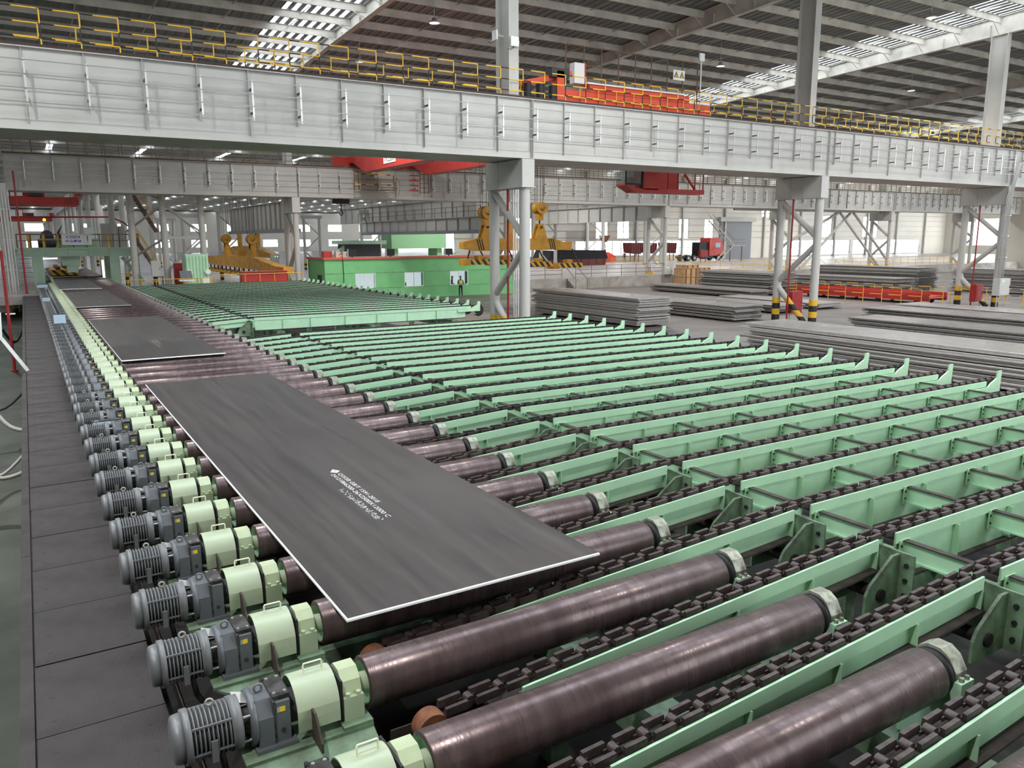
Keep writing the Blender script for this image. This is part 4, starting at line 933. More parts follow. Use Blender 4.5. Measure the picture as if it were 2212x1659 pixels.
hut.part('side_wall', MB().box(HX0, HX0+0.2, HY0+0.2, HY1, 0, 3.4), 'hut_green'); hut.part('side_wall', MB().box(HX1-0.2, HX1, HY0+0.2, HY1, 0, 3.4), 'hut_green'); hut.part('back_wall', MB().box(HX0, HX1, HY1-0.2, HY1, 0, 3.4), 'hut_green')
hut.part('hut_floor', MB().box(HX0+0.2, HX1-0.2, HY0+0.2, HY1-0.2, 0, 0.05), 'hut_roof'); hut.part('roof_slab', MB().box(HX0-0.08, HX1+0.08, HY0-0.08, HY1+0.08, 3.40, 3.46), 'hut_roof')
hut.part('fascia', MB().box(HX0-0.1, HX1+0.1, HY0-0.11, HY0-0.08, 3.34, 3.52), 'fascia_red'); hut.part('fascia', MB().box(HX0-0.11, HX0-0.08, HY0-0.1, HY1+0.1, 3.34, 3.52), 'fascia_red')
for z_ in (0.95, 2.22):
    for i in range(0, len(xs), 2): hut.part('groove', MB().box(xs[i]+0.05, xs[i+1]-0.05, HY0-0.012, HY0, z_-0.015, z_+0.015), 'bed_green_dirty')
hut.part('side_door', MB().box(HX0-0.03, HX0, 57.3, 58.3, 0, 2.1), 'motor_dark')
hut.part('cable', MB().tube([(20.0, HY0-0.06, 3.6), (20.05, HY0-0.14, 3.3), (20.1, HY0-0.05, 2.2), (20.08, HY0-0.05, 1.25)], 0.03, 6), 'black_rubber')
for i, (a, c_) in enumerate(wins):
    w_ = hut.part('window', MB().box(a, c_, HY0+0.02, HY0+0.08, 0.97, 1.03), 'white_paint')
    for bx in ((a, a+0.06, 1.03, 2.2), (c_-0.06, c_, 1.03, 2.2), ((a+c_)/2-0.03, (a+c_)/2+0.03, 1.03, 2.14), (a+0.06, c_-0.06, 2.14, 2.2)):
        hut.part('window_bar', MB().box(bx[0], bx[1], HY0+0.02, HY0+0.08, bx[2], bx[3]), 'white_paint', parent=w_)
    for s_ in (0, 1):
        m_ = (a+c_)/2; hut.part('pane', MB().box((a, m_)[s_]+0.03, (m_, c_)[s_]-0.03, HY0+0.05, HY0+0.056, 1.03, 2.14), 'window_glass', parent=w_)
    hut.part('glow_panel', MB().box(a-0.5, c_+0.5, HY0+1.6, HY0+1.62, 0.6, 2.6), 'cool_glow', label='glowing white panel standing in for the lit room')  # emissive panel added behind the glass in place of room lighting
# fittings on the hut roof
def floodlight(x, label):
    t = Thing('floodlight', label, 'lamp', (x, 56.9, 3.46), 'square floodlights on the hut roof')
    t.part('head', MB().box(x-0.38, x+0.34, 56.75, 56.9, 3.6, 4.15), 'black_rubber'); t.part('rim', MB().box(x-0.42, x-0.38, 56.73, 56.92, 3.56, 4.19), 'hall_grey2'); t.part('stand', MB().box(x-0.05, x+0.05, 56.8, 56.9, 3.46, 3.6), 'motor_dark'); t.part('housing', MB().box(x-0.34, x+0.3, 56.9, 57.15, 3.65, 4.1), 'hall_grey2')
floodlight(21.05, 'black square floodlight on the hut roof beside the grey boxes'); floodlight(24.4, 'black square floodlight in the middle of the hut roof'); floodlight(29.9, 'black square floodlight on the hut roof by the yellow beam')
cabinet(19.7, 20.1, 57.0, 57.4, 3.46, 4.0, 'hall_grey2', 'small grey box on the hut roof next to the red lamp'); cabinet(20.3, 20.7, 57.0, 57.4, 3.46, 3.98, 'hall_grey2', 'small grey box on the hut roof next to the floodlight'); cabinet(18.9, 19.6, 57.6, 58.2, 3.46, 4.0, 'crane_red', 'red box standing on the hut roof corner')
t = Thing('warning_lamp', 'small glowing red lamp on the hut roof edge', 'lamp', (20.0, 56.7, 3.46)); t.part('lens', MB().ball((20.0, 56.7, 3.62), 0.10), 'red_glow'); t.part('socket', MB().cyl((20.0, 56.7, 3.46), (20.0, 56.7, 3.55), 0.07, 10), 'motor_dark')

# ================================================================ PEOPLE
mat('cloth_navy', (38, 42, 54), 0.85); mat('skin_tone', (196, 150, 124), 0.6); mat('vest_yellow', (206, 224, 96), 0.7); mat('helmet_blue', (62, 96, 150), 0.35); mat('helmet_yellow', (232, 200, 80), 0.35); mat('cloth_black', (36, 36, 40), 0.85)
def skin_mesh(name, joints, edges, m, root, sub=1):
    me = bpy.data.meshes.new(name); me.from_pydata([j[0] for j in joints], edges, []); me.materials.append(MATS[m])
    o = bpy.data.objects.new(name, me); C.objects.link(o)
    md = o.modifiers.new('skin', 'SKIN'); md.use_smooth_shade = True; md.branch_smoothing = 0.5
    for i, j in enumerate(joints):
        sv = me.skin_vertices[0].data[i]; r = j[1]; sv.radius = r if isinstance(r, tuple) else (r, r); sv.use_root = (i == root)
    sm = o.modifiers.new('smooth', 'SUBSURF'); sm.levels = sub; sm.render_levels = sub
    dg = bpy.context.evaluated_depsgraph_get(); dg.update(); m2 = bpy.data.meshes.new_from_object(o.evaluated_get(dg)); m2.name = name
    bpy.data.objects.remove(o); return m2
def hand_mesh(p, d, m):
    p = Vector(p); d = Vector(d).normalized(); s_ = d.cross(Vector((0, 0, 1))).normalized() if abs(d.z) < 0.9 else Vector((0, 1, 0)); b = MB()
    b.bar(p-d*0.02, p+d*0.085, 0.085, 0.03)
    for k, l in enumerate((0.065, 0.078, 0.072, 0.055)):
        q = p+d*0.08+s_*(0.032-0.0215*k); b.tube([q, q+d*l*0.55+Vector((0, 0, -0.008)), q+d*l*0.9+Vector((0, 0, -0.03))], 0.009, 6)
    q = p+d*0.02+s_*0.045; b.tube([q, q+d*0.035+s_*0.02, q+d*0.065+s_*0.015], 0.010, 6); return b
def person(loc, rz, label, vest=True, helmet='helmet_blue', seated=False, arms='hold', h=1.0):
    t = link('person', None, None, loc, (0, 0, rz)); t.scale = (h, h, h); tag(t, label, 'person')
    kn = 0.27 if seated else 0.0
    J = [((0, 0, 0.95), (0.15, 0.11)), ((0, 0.01, 1.12), (0.145, 0.10)), ((0, 0.0, 1.32), (0.17, 0.11)), ((0, 0.0, 1.44), (0.10, 0.08)), ((0, -0.01, 1.52), 0.055), ((0, -0.02, 1.62), (0.085, 0.10)), ((0, -0.015, 1.72), (0.06, 0.07))]
    E_ = [(i, i+1) for i in range(6)]
    for s_ in (-1, 1):
        n = len(J)
        J += [((0.10*s_, 0, 0.86), 0.095), ((0.11*s_, -0.02, 0.48), 0.066), ((0.12*s_, 0.03, 0.10), 0.05), ((0.13*s_, -0.10, 0.045), (0.045, 0.035))]
        E_ += [(0, n), (n, n+1), (n+1, n+2), (n+2, n+3)]
        n = len(J)
        hx = (0.12 if arms == 'hold' else 0.27)
        J += [((0.19*s_, 0, 1.40), 0.062), ((0.25*s_, 0.02, 1.12), 0.05), ((hx*s_, -0.24 if arms == 'hold' else -0.05, 1.05 if arms == 'hold' else 0.86), 0.037)]
        E_ += [(2, n), (n, n+1), (n+1, n+2)]
        hp = J[-1][0]; dd = Vector(hp)-Vector(J[-2][0])
        o = link('hand', hand_mesh(hp, dd, 'skin_tone').mesh('hand', 'skin_tone'), t)
    b_ = link('body', skin_mesh('body', J, E_, 'cloth_navy', 0), t)
    fb = MB().ball((0, -0.03, 1.635), 0.088, 0.10, 0.12, 14, 10); fb.ball((0, -0.135, 1.625), 0.014, 0.02, 0.022, 8, 6)
    for s_ in (-1, 1): fb.ball((0.092*s_, -0.02, 1.63), 0.015, 0.022, 0.03, 8, 6)
    hd = link('head', fb.mesh('head', 'skin_tone'), t)
    ey = MB()
    for s_ in (-1, 1): ey.ball((0.035*s_, -0.122, 1.645), 0.012, 0.008, 0.008, 8, 6)
    ey.box(-0.025, 0.025, -0.13, -0.118, 1.575, 1.582); link('face_features', ey.mesh('face_features', 'cloth_black'), hd)
    if helmet:
        link('helmet', MB().lathe([(0.0, 0.115), (0.03, 0.115), (0.08, 0.095), (0.12, 0.05), (0.13, 0.0)], 16, center=(0, -0.025, 1.675), axis='Z').box(-0.07, 0.07, -0.175, -0.10, 1.675, 1.688).mesh('helmet', helmet), t)
    if vest:
        v = MB(); prof = [(1.02, 0.175, 0.135), (1.15, 0.17, 0.13), (1.30, 0.195, 0.14), (1.40, 0.165, 0.125)]; n = 16
        vs = [(rx*math.cos(2*PI*i/n), ry*math.sin(2*PI*i/n), z_) for z_, rx, ry in prof for i in range(n)]
        v.add(vs, [(k*n+i, k*n+(i+1) % n, (k+1)*n+(i+1) % n, (k+1)*n+i) for k in range(3) for i in range(n)], True)
        link('vest', v.mesh('vest', 'vest_yellow'), t)
        sv_ = MB(); sv_.lathe([(0, 0.185), (0.05, 0.185)], 16, center=(0, 0, 1.10), axis='Z'); sv_.shear(lambda x, y, z_: (x*0.98, y*0.76, z_)); link('reflective_band', sv_.mesh('reflective_band', 'steel_bright'), t)
    return t
pw = person((30.45, 55.75, 0), math.radians(-35), 'worker in blue helmet and yellow vest standing before the green hut, holding a device')
pdv = Thing('handheld_device', 'black handheld device in the hands of the worker by the hut', 'device', (30.6, 55.5, 1.03)); pdv.part('case', MB().box(30.5, 30.78, 55.42, 55.58, 1.05, 1.09), 'black_rubber'); pdv.part('aerial', MB().cyl((30.75, 55.5, 1.09), (30.82, 55.5, 1.2), 0.01, 6), 'black_rubber')
person((25.75, 57.3, -0.12), math.radians(20), 'dark clothed person seen through the middle hut window', False, None, arms='down')
person((30.35, 57.2, -0.05), math.radians(70), 'person with yellow helmet seen through the hut window beside the worker', False, 'helmet_yellow', arms='hold')
person((88.5, 94.5, 1.06), math.radians(200), 'dark clothed person standing on the raised platform near the red truck', False, None, arms='down')
person((80.5, 94.0, 1.06), math.radians(150), 'dark clothed person behind the yellow platform rail', False, None, arms='down')

# ================================================================ OVERHEAD CRANE IN THE BAY
mat('hook_yellow', (204, 150, 38), 0.5, 0, 0.7, 2.0, rgb2=(160, 112, 32)); mat('rope', (52, 52, 54), 0.6, 0.3); mat('rail_rust', (122, 94, 74), 0.7)
bands('hazard', 'X', 0.5, 0.5, (34, 32, 32), (222, 168, 40), 0.5, skew=('Z', 0.8))
glass_material('cab_glass', (0.75, 0.82, 0.82), 0.2)
cr = Thing('overhead_crane', 'red overhead travelling crane with cab spanning between the two runway girders', 'crane', (25.5, 43, 10.9))
XA, XB = 22.4, 27.7
for x, w_ in ((XA, 1.0), (XB, 1.0)):
    z0, z1 = 10.25, 12.1
    cr.part('bridge_girder', MB().prism([(28.6, z0), (55.6, z0), (58.3, z0+0.95), (59.3, z0+0.95), (59.3, z1-0.4), (26.8, z1-0.4), (26.8, z0+0.95), (27.4, z0+0.9)], 'X', x-w_/2, x+w_/2), 'crane_red')
    cr.part('trolley_rail', MB().box(x-0.06, x+0.06, 27.5, 59, z1-0.4, z1-0.3), 'rail_brown')
cr.part('end_carriage', MB().box(20.9, 30.6, 26.75, 27.25, 11.02, 12.0), 'orange_red'); cr.part('end_carriage', MB().box(20.6, 30.2, 59.2, 59.8, 10.95, 11.7), 'crane_red')
cr.part('carriage_cover', MB().box(22.4, 29.0, 26.7, 27.2, 12.0, 12.35), 'orange_red'); cr.part('walk_edge', MB().box(22.2, 28.6, 26.6, 26.72, 12.35, 12.42), 'white_paint')
for x in (21.0, 22.2, 29.0, 30.2): cr.part('wheel', MB().cyl((x, 26.85, 11.15), (x, 27.1, 11.15), 0.3, 16), 'motor_dark')
for x in (18.6, 19.3, 20.0): cr.part('drive_motor', MB().cyl((x, 26.4, 11.3), (x, 26.4, 12.0), 0.2, 12), 'black_rubber')
cr.part('drive_frame', MB().box(17.9, 20.9, 26.2, 27.0, 11.0, 11.25), 'motor_dark'); cr.part('boom', MB().bar((17.2, 26.8, 11.7), (21.2, 26.6, 12.7), 0.2, 0.25), 'orange_red'); cr.part('drive_post', MB().box(20.2, 20.6, 26.3, 26.8, 11.0, 12.7), 'orange_red'); cr.part('motor_top', MB().box(19.9, 20.9, 26.3, 26.8, 12.4, 12.8), 'motor_dark')
cr.part('electric_box', MB().box(21.7, 22.3, 27.0, 27.4, 12.4, 13.35), 'white_paint'); cr.part('box_edge', MB().box(22.3, 22.4, 27.0, 27.4, 12.4, 13.35), 'crane_red')
rl = cr.part('service_rail', MB().cyl((21.6, 27.6, 14.3), (30.4, 27.6, 14.3), 0.03, 6), 'rail_rust')
for z_ in (13.4, 12.9): cr.part('rail', MB().cyl((21.6, 27.6, z_), (30.4, 27.6, z_), 0.025, 6), 'rail_rust', parent=rl)
for k in range(9): cr.part('post', MB().cyl((21.6+1.1*k, 27.6, 12.0), (21.6+1.1*k, 27.6, 14.3), 0.03, 6), 'rail_rust', parent=rl)
cr.part('name_board', MB().box(XA-0.53, XA-0.50, 49.4, 51.6, 10.55, 11.2), 'white_paint'); bpy.context.view_layer.update()
nb = [o for o in cr.o.children if o.name.startswith('name_board')][0]
tx = fit_text(cr.o, '太重', 0.6, 0.42, (XA-0.535-25.5, 51.5-43, 10.66-10.9), 0, m='red_paint'); tx.rotation_euler = (PI/2, 0, -PI/2)
tx = fit_text(cr.o, '220t', 1.2, 0.42, (XA-0.535-25.5, 50.8-43, 10.66-10.9), 0, m='cloth_black'); tx.rotation_euler = (PI/2, 0, -PI/2)
# drivers cab hangs under the girder
cabt = cr.part('cab', MB().box(29.25, 30.4, 31.0, 31.9, 7.8, 10.2), 'crane_red')
cr.part('cab_window', MB().box(27.95, 29.2, 31.04, 31.07, 8.1, 10.1), 'cab_glass', parent=cabt); cr.part('cab_window', MB().box(27.92, 27.95, 31.0, 31.9, 8.1, 10.1), 'cab_glass', parent=cabt)
cr.part('cab_floor', MB().prism([(27.9, 8.0), (28.7, 7.62), (34.2, 7.62), (34.2, 7.9), (28.9, 7.85), (27.9, 8.12)], 'Y', 31.0, 31.9), 'crane_red', parent=cabt); cr.part('cab_frame', MB().box(27.88, 27.97, 30.98, 31.07, 8.0, 10.2).box(29.16, 29.25, 30.98, 31.05, 7.8, 10.2).box(27.9, 29.2, 30.99, 31.05, 8.06, 8.14), 'black_rubber', parent=cabt)
cr.part('cab_roof', MB().box(27.8, 34.0, 30.9, 32.0, 10.15, 10.27), 'crane_red', parent=cabt); cr.part('cab_back', MB().box(30.4, 32.6, 31.7, 31.9, 7.85, 10.15), 'crane_red', parent=cabt)
cr.part('cab_screen', MB().box(31.1, 31.6, 31.65, 31.7, 9.2, 9.9), 'black_rubber', parent=cabt); cr.part('cab_stay', MB().bar((32.6, 31.1, 8.8), (33.5, 31.1, 7.9), 0.1, 0.12), 'crane_red', parent=cabt)
for x in (31.2, 32.0, 33.4, 34.1): cr.part('cab_post', MB().box(x, x+0.06, 31.02, 31.08, 7.85, 10.15 if x > 33.9 else 9.0), 'crane_red', parent=cabt)
cr.part('seat', MB().box(28.3, 28.9, 31.4, 31.9, 7.9, 8.5).box(28.8, 28.95, 31.4, 31.9, 8.5, 9.3), 'hall_grey2', parent=cabt)
for o_ in [cabt]: o_.location.x += 0.45
# sign and camera mast on the crane
t = Thing('warning_sign', 'white sign with two yellow warning triangles on the crane railing', 'sign', (28.4, 26.95, 13.2)); t.part('board', MB().box(28.05, 28.85, 26.95, 26.98, 13.15, 13.65), 'white_paint')
for x in (28.25, 28.65):
    t.part('triangle', MB().prism([(x-0.17, 13.27), (x+0.17, 13.27), (x, 13.58)], 'Y', 26.935, 26.95), 'black_rubber'); t.part('triangle_fill', MB().prism([(x-0.13, 13.29), (x+0.13, 13.29), (x, 13.53)], 'Y', 26.925, 26.936), 'yellow_paint'); t.part('bolt_mark', MB().box(x-0.012, x+0.012, 26.915, 26.926, 13.34, 13.46), 'black_rubber')
t.part('stay', MB().box(28.42, 28.46, 26.98, 27.6, 13.3, 13.36), 'rail_rust')
t = Thing('antenna_mast', 'white antenna box on a mast at the end of the crane', 'antenna', (30.3, 27.3, 12)); t.part('mast', MB().cyl((30.35, 27.3, 12.0), (30.35, 27.3, 14.5), 0.04, 8), 'white_paint'); t.part('box_body', MB().box(30.15, 30.5, 27.2, 27.3, 14.35, 14.75), 'white_paint'); t.part('stub', MB().box(30.3, 30.4, 27.3, 27.4, 14.4, 14.6), 'hall_grey')
# hook blocks, ropes and lifting beam
def hook_block(x, y, z, label, r=0.42, ztop_=11.0, s=1.0):
    t = Thing('hook_block', label, 'hook', (x, y, z), 'yellow hook blocks')
    t.part('sheave_cover', MB().cyl((x, y-0.38*s, z), (x, y+0.38*s, z), r*s, 22), 'hook_yellow'); 
    for q in (-0.30, -0.14): t.part('stripe', MB().cyl((x, y+q*s, z), (x, y+(q+0.06)*s, z), r*s*1.02, 22), 'black_rubber')
    t.part('mark', MB().bar((x-0.16*s, y-0.39*s, z), (x, y-0.39*s, z-0.18*s), 0.03, 0.05).bar((x, y-0.39*s, z-0.18*s), (x+0.2*s, y-0.39*s, z+0.06*s), 0.03, 0.05), 'black_rubber')
    t.part('yoke', MB().box(x-0.2*s, x+0.2*s, y-0.2*s, y+0.2*s, z-0.85*s, z-0.35*s), 'hook_yellow'); t.part('hook', MB().tube([(x, y, z-0.85*s), (x, y, z-1.1*s), (x+0.12*s, y, z-1.25*s), (x, y, z-1.36*s), (x-0.12*s, y, z-1.25*s)], 0.06*s, 8), 'motor_dark')
    for dx in (-0.33, -0.15, 0.15, 0.33): t.part('rope', MB().cyl((x+dx*s, y+0.1, z+0.15), (x+dx*s, y+0.1, ztop_), 0.018, 5), 'rope')
hook_block(25.18, 42, 6.72, 'yellow hook block on the inner end of the lifting beam, partly hidden by the column'); hook_block(29.62, 42, 7.08, 'yellow hook block with dark emblem above the lifting beam beside the column')
lt = Thing('lifting_beam', 'long yellow lifting beam with magnets hanging before the hut and first column', 'beam', (27.8, 42, 3.1))
lt.part('body', MB().prism([(23.3, 4.32), (24.6, 4.15), (31.0, 4.15), (31.6, 4.15), (32.25, 4.12), (32.25, 4.72), (31.4, 4.75), (30.6, 4.98), (24.4, 4.98), (23.3, 4.76)], 'Y', 41.7, 42.3), 'hook_yellow')
for x in (24.5, 30.4):
    for k in range(3): lt.part('stripe', MB().prism([(x+0.18*k, 4.2), (x+0.18*k+0.08, 4.2), (x+0.18*k-0.12+0.0, 4.95), (x+0.18*k-0.20, 4.95)], 'Y', 41.685, 41.70), 'black_rubber')
for x in (25.2, 29.6):
    lt.part('hanger', MB().prism([(x-0.5, 4.95), (x+0.5, 4.95), (x+0.17, 6.0), (x-0.17, 6.0)], 'Y', 41.72, 41.80), 'hook_yellow'); lt.part('hanger', MB().prism([(x-0.5, 4.95), (x+0.5, 4.95), (x+0.17, 6.0), (x-0.17, 6.0)], 'Y', 42.20, 42.28), 'hook_yellow'); lt.part('pin', MB().cyl((x, 41.65, 5.75), (x, 42.35, 5.75), 0.09, 10), 'motor_dark')
lt.part('gear_box', MB().box(27.0, 27.6, 41.8, 42.2, 4.98, 6.2), 'hook_yellow')
def magnet(x0, x1, y, z): 
    q = lt.part('magnet_bar', MB().box(x0, x1, y-0.35, y+0.35, z-0.17, z+0.17), 'hazard')
    lt.part('magnet_box', MB().box((x0+x1)/2-0.25, (x0+x1)/2+0.25, y-0.25, y+0.25, z+0.17, z+0.42), 'hook_yellow', parent=q); lt.part('end_box', MB().box(x0-0.5, x0, y-0.4, y+0.4, z-0.22, z+0.22), 'hook_yellow', parent=q)
for i, (x0, x1, z) in enumerate(((23.6, 25.3, 3.42), (25.9, 27.6, 3.36), (28.2, 30.3, 3.18), (31.1, 33.3, 3.02))):
    magnet(x0, x1, 41.6 + 0.5*(i % 2), z)
    for xa, xb in (((x0+x1)/2-0.5, x0+0.15), ((x0+x1)/2+0.3, x1-0.2)): lt.part('chain', MB().bar((xa, 42, 4.2), (xb, 42, z+0.15), 0.08, 0.08), 'motor_dark')

# ================================================================ DEEP RUNWAY GIRDERS AND COLUMNS OF THE CROSS BAYS
def deep_girder(x, y0, y1, z0, z1, label, step=2.4, dark=True):
    t = Thing('deep_girder', label, 'girder', (x, y0, z0), 'deep runway girders of the cross bays')
    t.part('web', MB().box(x, x+0.03, y0, y1, z0, z1), 'hall_grey2')
    t.part('top_flange', MB().box(x-0.25, x+0.8, y0, y1, z1, z1+0.05), 'hall_grey2'); t.part('bottom_flange', MB().box(x-0.2, x+0.8, y0, y1, z0-(0.35 if dark else 0.05), z0), 'door_grey' if dark else 'hall_grey2')
    n = int((y1-y0)/step)
    for k in range(n+1): t.part('rib', MB().box(x-0.18, x, y0+step*k, y0+step*k+0.03, z0, z1), 'hall_grey2')
    t.part('rail', MB().cyl((x-0.2, y0, z1+1.1), (x-0.2, y1, z1+1.1), 0.03, 6), 'rail_rust')
    t.part('rail', MB().cyl((x-0.2, y0, z1+0.6), (x-0.2, y1, z1+0.6), 0.03, 6), 'rail_rust')
    for k in range(n+1): t.part('post', MB().cyl((x-0.2, y0+step*k, z1), (x-0.2, y0+step*k, z1+1.1), 0.03, 5), 'rail_rust')
deep_girder(19.0, 66.5, 91.5, 5.95, 8.4, 'deep grey ribbed girder behind the yellow beam and the distant column', 1.7)
deep_girder(37.4, 64.0, 97.0, 5.85, 7.15, 'low deep grey girder above the hut roof', 2.6)
deep_girder(38.6, 67.5, 109.0, 7.2, 9.2, 'high deep grey girder above the hut, behind the hook', 2.6, False)
deep_girder(57.6, 62.2, 84.0, 6.9, 8.6, 'deep grey girder beyond the lifting beam and platform', 2.2, False)
def lattice(x, ys, label, z=8.3, dx=2.6):
    for y in ys:
        t = Thing('lattice_column', f'{label}, {nth(ys.index(y)+1)} in line', 'column', (x, y, 0), label)
        for q in (0, dx): t.part('pipe', MB().cyl((x+q, y, 0), (x+q, y, z), 0.24, 12), 'column_stripe')
        for k in range(3): t.part('brace', MB().cyl((x+(0 if k % 2 else dx), y, 0.6+2.5*k), (x+(dx if k % 2 else 0), y, 3.0+2.5*k), 0.1, 8), 'hall_grey2')
        t.part('cap', MB().box(x-0.4, x+dx+0.4, y-0.4, y+0.4, z, z+0.5), 'hall_grey2')
lattice(19.0, [98.0, 124.0, 150.0], 'grey lattice column under the deep girder line'); lattice(37.6, [98.0, 124.0], 'grey lattice column behind the hut'); lattice(76.0, [84.0, 98.0], 'pale lattice column on the platform', 9.0, 3.2); lattice(58.0, [84.5], 'pale lattice column near the tubs', 6.9, 2.4)
# row of slim columns carrying the runway along the roller line
rw = Thing('side_runway', 'grey runway girder with conductor rails running along the roller line', 'girder', (4.4, 62, 9.9))
rw.part('web', MB().box(4.2, 4.24, 64, 300, 9.9, 11.3), 'hall_grey2'); rw.part('top_flange', MB().box(4.0, 5.2, 64, 300, 11.3, 11.36), 'hall_grey2'); rw.part('bottom_flange', MB().box(4.0, 5.0, 64, 300, 9.84, 9.9), 'hall_grey2')
for k in range(4): rw.part('conductor_bar', MB().box(3.78, 3.82, 64, 300, 10.0+0.3*k, 10.06+0.3*k), 'alu')
for i in range(16):
    y = 67+13*i; t = Thing('slim_column', f'slim grey pipe column beside the roller line behind the gantry, {nth(i+1)} in line', 'column', (4.45, y, 0), 'slim columns along the roller line')
    t.part('pipe', MB().cyl((4.45, y, 0), (4.45, y, 9.3), 0.24, 14), 'hall_grey'); t.part('cap', MB().cyl((4.45, y, 9.3), (4.45, y, 9.84), 0.34, 14), 'hall_grey'); t.part('collar', MB().cyl((4.45, y, 1.2), (4.45, y, 1.3), 0.28, 14), 'hall_grey2')
for i, y in enumerate((61.2, 90.0, 116.0, 142.0, 170.0)):
    t = Thing('braced_column', f'grey pipe column pair with diagonal braces between gantry and distant column, {nth(i+1)} pair', 'column', (8.9, y, 0), 'braced column pairs beside the roller line')
    for x in (7.5, 10.3): t.part('pipe', MB().cyl((x, y, 0), (x, y, 9.6), 0.25, 16), 'column_stripe')
    if i == 0:
        t.part('tie', MB().box(7.5, 10.3, y-0.05, y+0.05, 5.05, 5.25), 'hall_grey2'); t.part('tie', MB().box(7.5, 10.3, y-0.05, y+0.05, 7.7, 7.9), 'hall_grey2')
        for a, b_ in (((7.5, 7.7), (10.3, 5.5)), ((10.3, 5.0), (7.5, 2.6)), ((7.5, 8.0), (9.0, 9.4))): t.part('brace', MB().cyl((a[0], y, a[1]), (b_[0], y, b_[1]), 0.09, 10), 'hall_grey2')
        for a, b_ in (((7.5, 8.0), (5.0, 9.6)), ((7.5, 7.6), (5.2, 5.6)), ((7.5, 5.1), (5.0, 3.2))): t.part('brace', MB().cyl((a[0], y, a[1]), (b_[0], y+4, b_[1]), 0.09, 10), 'hall_grey2')
        t.part('pipe', MB().cyl((5.35, y+1.0, 0), (5.35, y+1.0, 9.6), 0.25, 16), 'column_stripe')
# zig-zag stair tower behind
st = Thing('stair_tower', 'rusty stair flight climbing behind the braced columns', 'stairs', (6.4, 64, 0))
for f_ in range(2):
    z0 = 2.0+3.6*f_
    for s_ in (0, 0.8):
        st.part('stringer', MB().bar((7.4, 64+s_, z0), (5.6, 64+s_, z0+3.4), 0.05, 0.22), 'rail_rust')
        st.part('rail', MB().bar((7.4, 64+s_, z0+1.0), (5.6, 64+s_, z0+4.4), 0.05, 0.05), 'yellow_paint')
    for k in range(12): st.part('tread', MB().box(7.4-0.155*k-0.12, 7.4-0.155*k+0.12, 64, 64.8, z0+0.29*k, z0+0.29*k+0.04), 'hall_grey2')
st.part('landing', MB().box(5.0, 7.8, 64, 65.2, 9.0, 9.06), 'hall_grey2'); st.part('support', MB().box(7.5, 7.6, 64.3, 64.4, 0, 2.1), 'rail_rust')
# red cranes in the next bay
def far_crane(y, z0, label, x0=-21, x1=3.8):
    t = Thing('overhead_crane', label, 'crane', ((x0+x1)/2, y, z0), 'red cranes over the roller line')
    t.part('bridge_girder', MB().box(x0, x1, y, y+0.9, z0, z0+0.85), 'crane_red'); t.part('bridge_girder', MB().box(x0, x1, y+4, y+4.9, z0, z0+0.85), 'crane_red')
    t.part('end_carriage', MB().box(x1-0.4, x1+0.5, y-0.6, y+5.5, z0+1.0, z0+1.7), 'crane_red'); t.part('trolley', MB().box(-2.0, 0.6, y+0.5, y+4.5, z0+0.85, z0+1.7), 'crane_red')
    t.part('drive', MB().box(-0.8, 0.4, y-0.2, y+0.4, z0+0.95, z0+1.5), 'motor_dark'); t.part('ladder', MB().box(2.3, 2.36, y-0.1, y-0.04, z0-1.6, z0+1.5).box(3.0, 3.06, y-0.1, y-0.04, z0-1.6, z0+1.5), 'rail_rust')
    for k in range(4): t.part('panel', MB().box(-6.2+1.22*k, -5.1+1.22*k, y-0.05, y, z0+0.9, z0+2.2), 'white_paint'); t.part('panel_post', MB().box(-5.1+1.22*k, -4.98+1.22*k, y-0.05, y, z0+0.85, z0+2.2), 'red_paint')
far_crane(95, 8.75, 'red overhead crane with white panels above the gantry'); far_crane(188, 8.9, 'red overhead crane far down the roller line behind the first'); 

# ================================================================ GREEN GANTRY WITH SIGN
mat('gantry_green', (176, 204, 180), 0.55, 0, 0.6, 1.0, rgb2=(150, 178, 154)); mat('blue_letter', (30, 76, 176), 0.5); mat('desk_white', (226, 226, 222), 0.5)
gt = Thing('marking_gantry', 'pale green machine gantry bridging the roller table under a company sign', 'gantry', (1.8, 66, 1.44))
for y in (66.0, 71.0):
    gt.part('bridge_beam', MB().box(-2.1, 5.9, y, y+0.5, 3.72, 4.28), 'gantry_green')
    gt.part('top_flange', MB().box(-2.2, 6.0, y-0.1, y+0.6, 4.28, 4.34), 'gantry_green')
    for k in range(6): gt.part('rib', MB().box(-2.0+1.5*k, -1.97+1.5*k, y-0.08, y, 3.72, 4.28), 'gantry_green')
    for x in (-1.35, 4.0): gt.part('leg', MB().box(x, x+0.6, y, y+0.5, 1.2 if x < 0 else 0.0, 3.72), 'gantry_green'); gt.part('leg_flange', MB().box(x-0.06, x+0.66, y-0.04, y, 1.2 if x < 0 else 0.0, 3.72), 'gantry_green')
gt.part('deck', MB().box(-2.3, 6.2, 66, 71.6, 4.34, 4.40), 'gantry_green'); gt.part('machine_beam', MB().box(-0.9, 3.4, 67.0, 67.8, 4.4, 5.1), 'gantry_green'); gt.part('machine_box', MB().box(3.6, 4.8, 67, 68, 4.4, 6.3), 'hall_grey2'); gt.part('machine_box', MB().box(4.9, 5.3, 67, 68, 4.4, 6.1), 'hall_grey2'); gt.part('machine_box', MB().box(2.5, 3.2, 68.5, 69.2, 4.4, 6.0), 'white_paint')
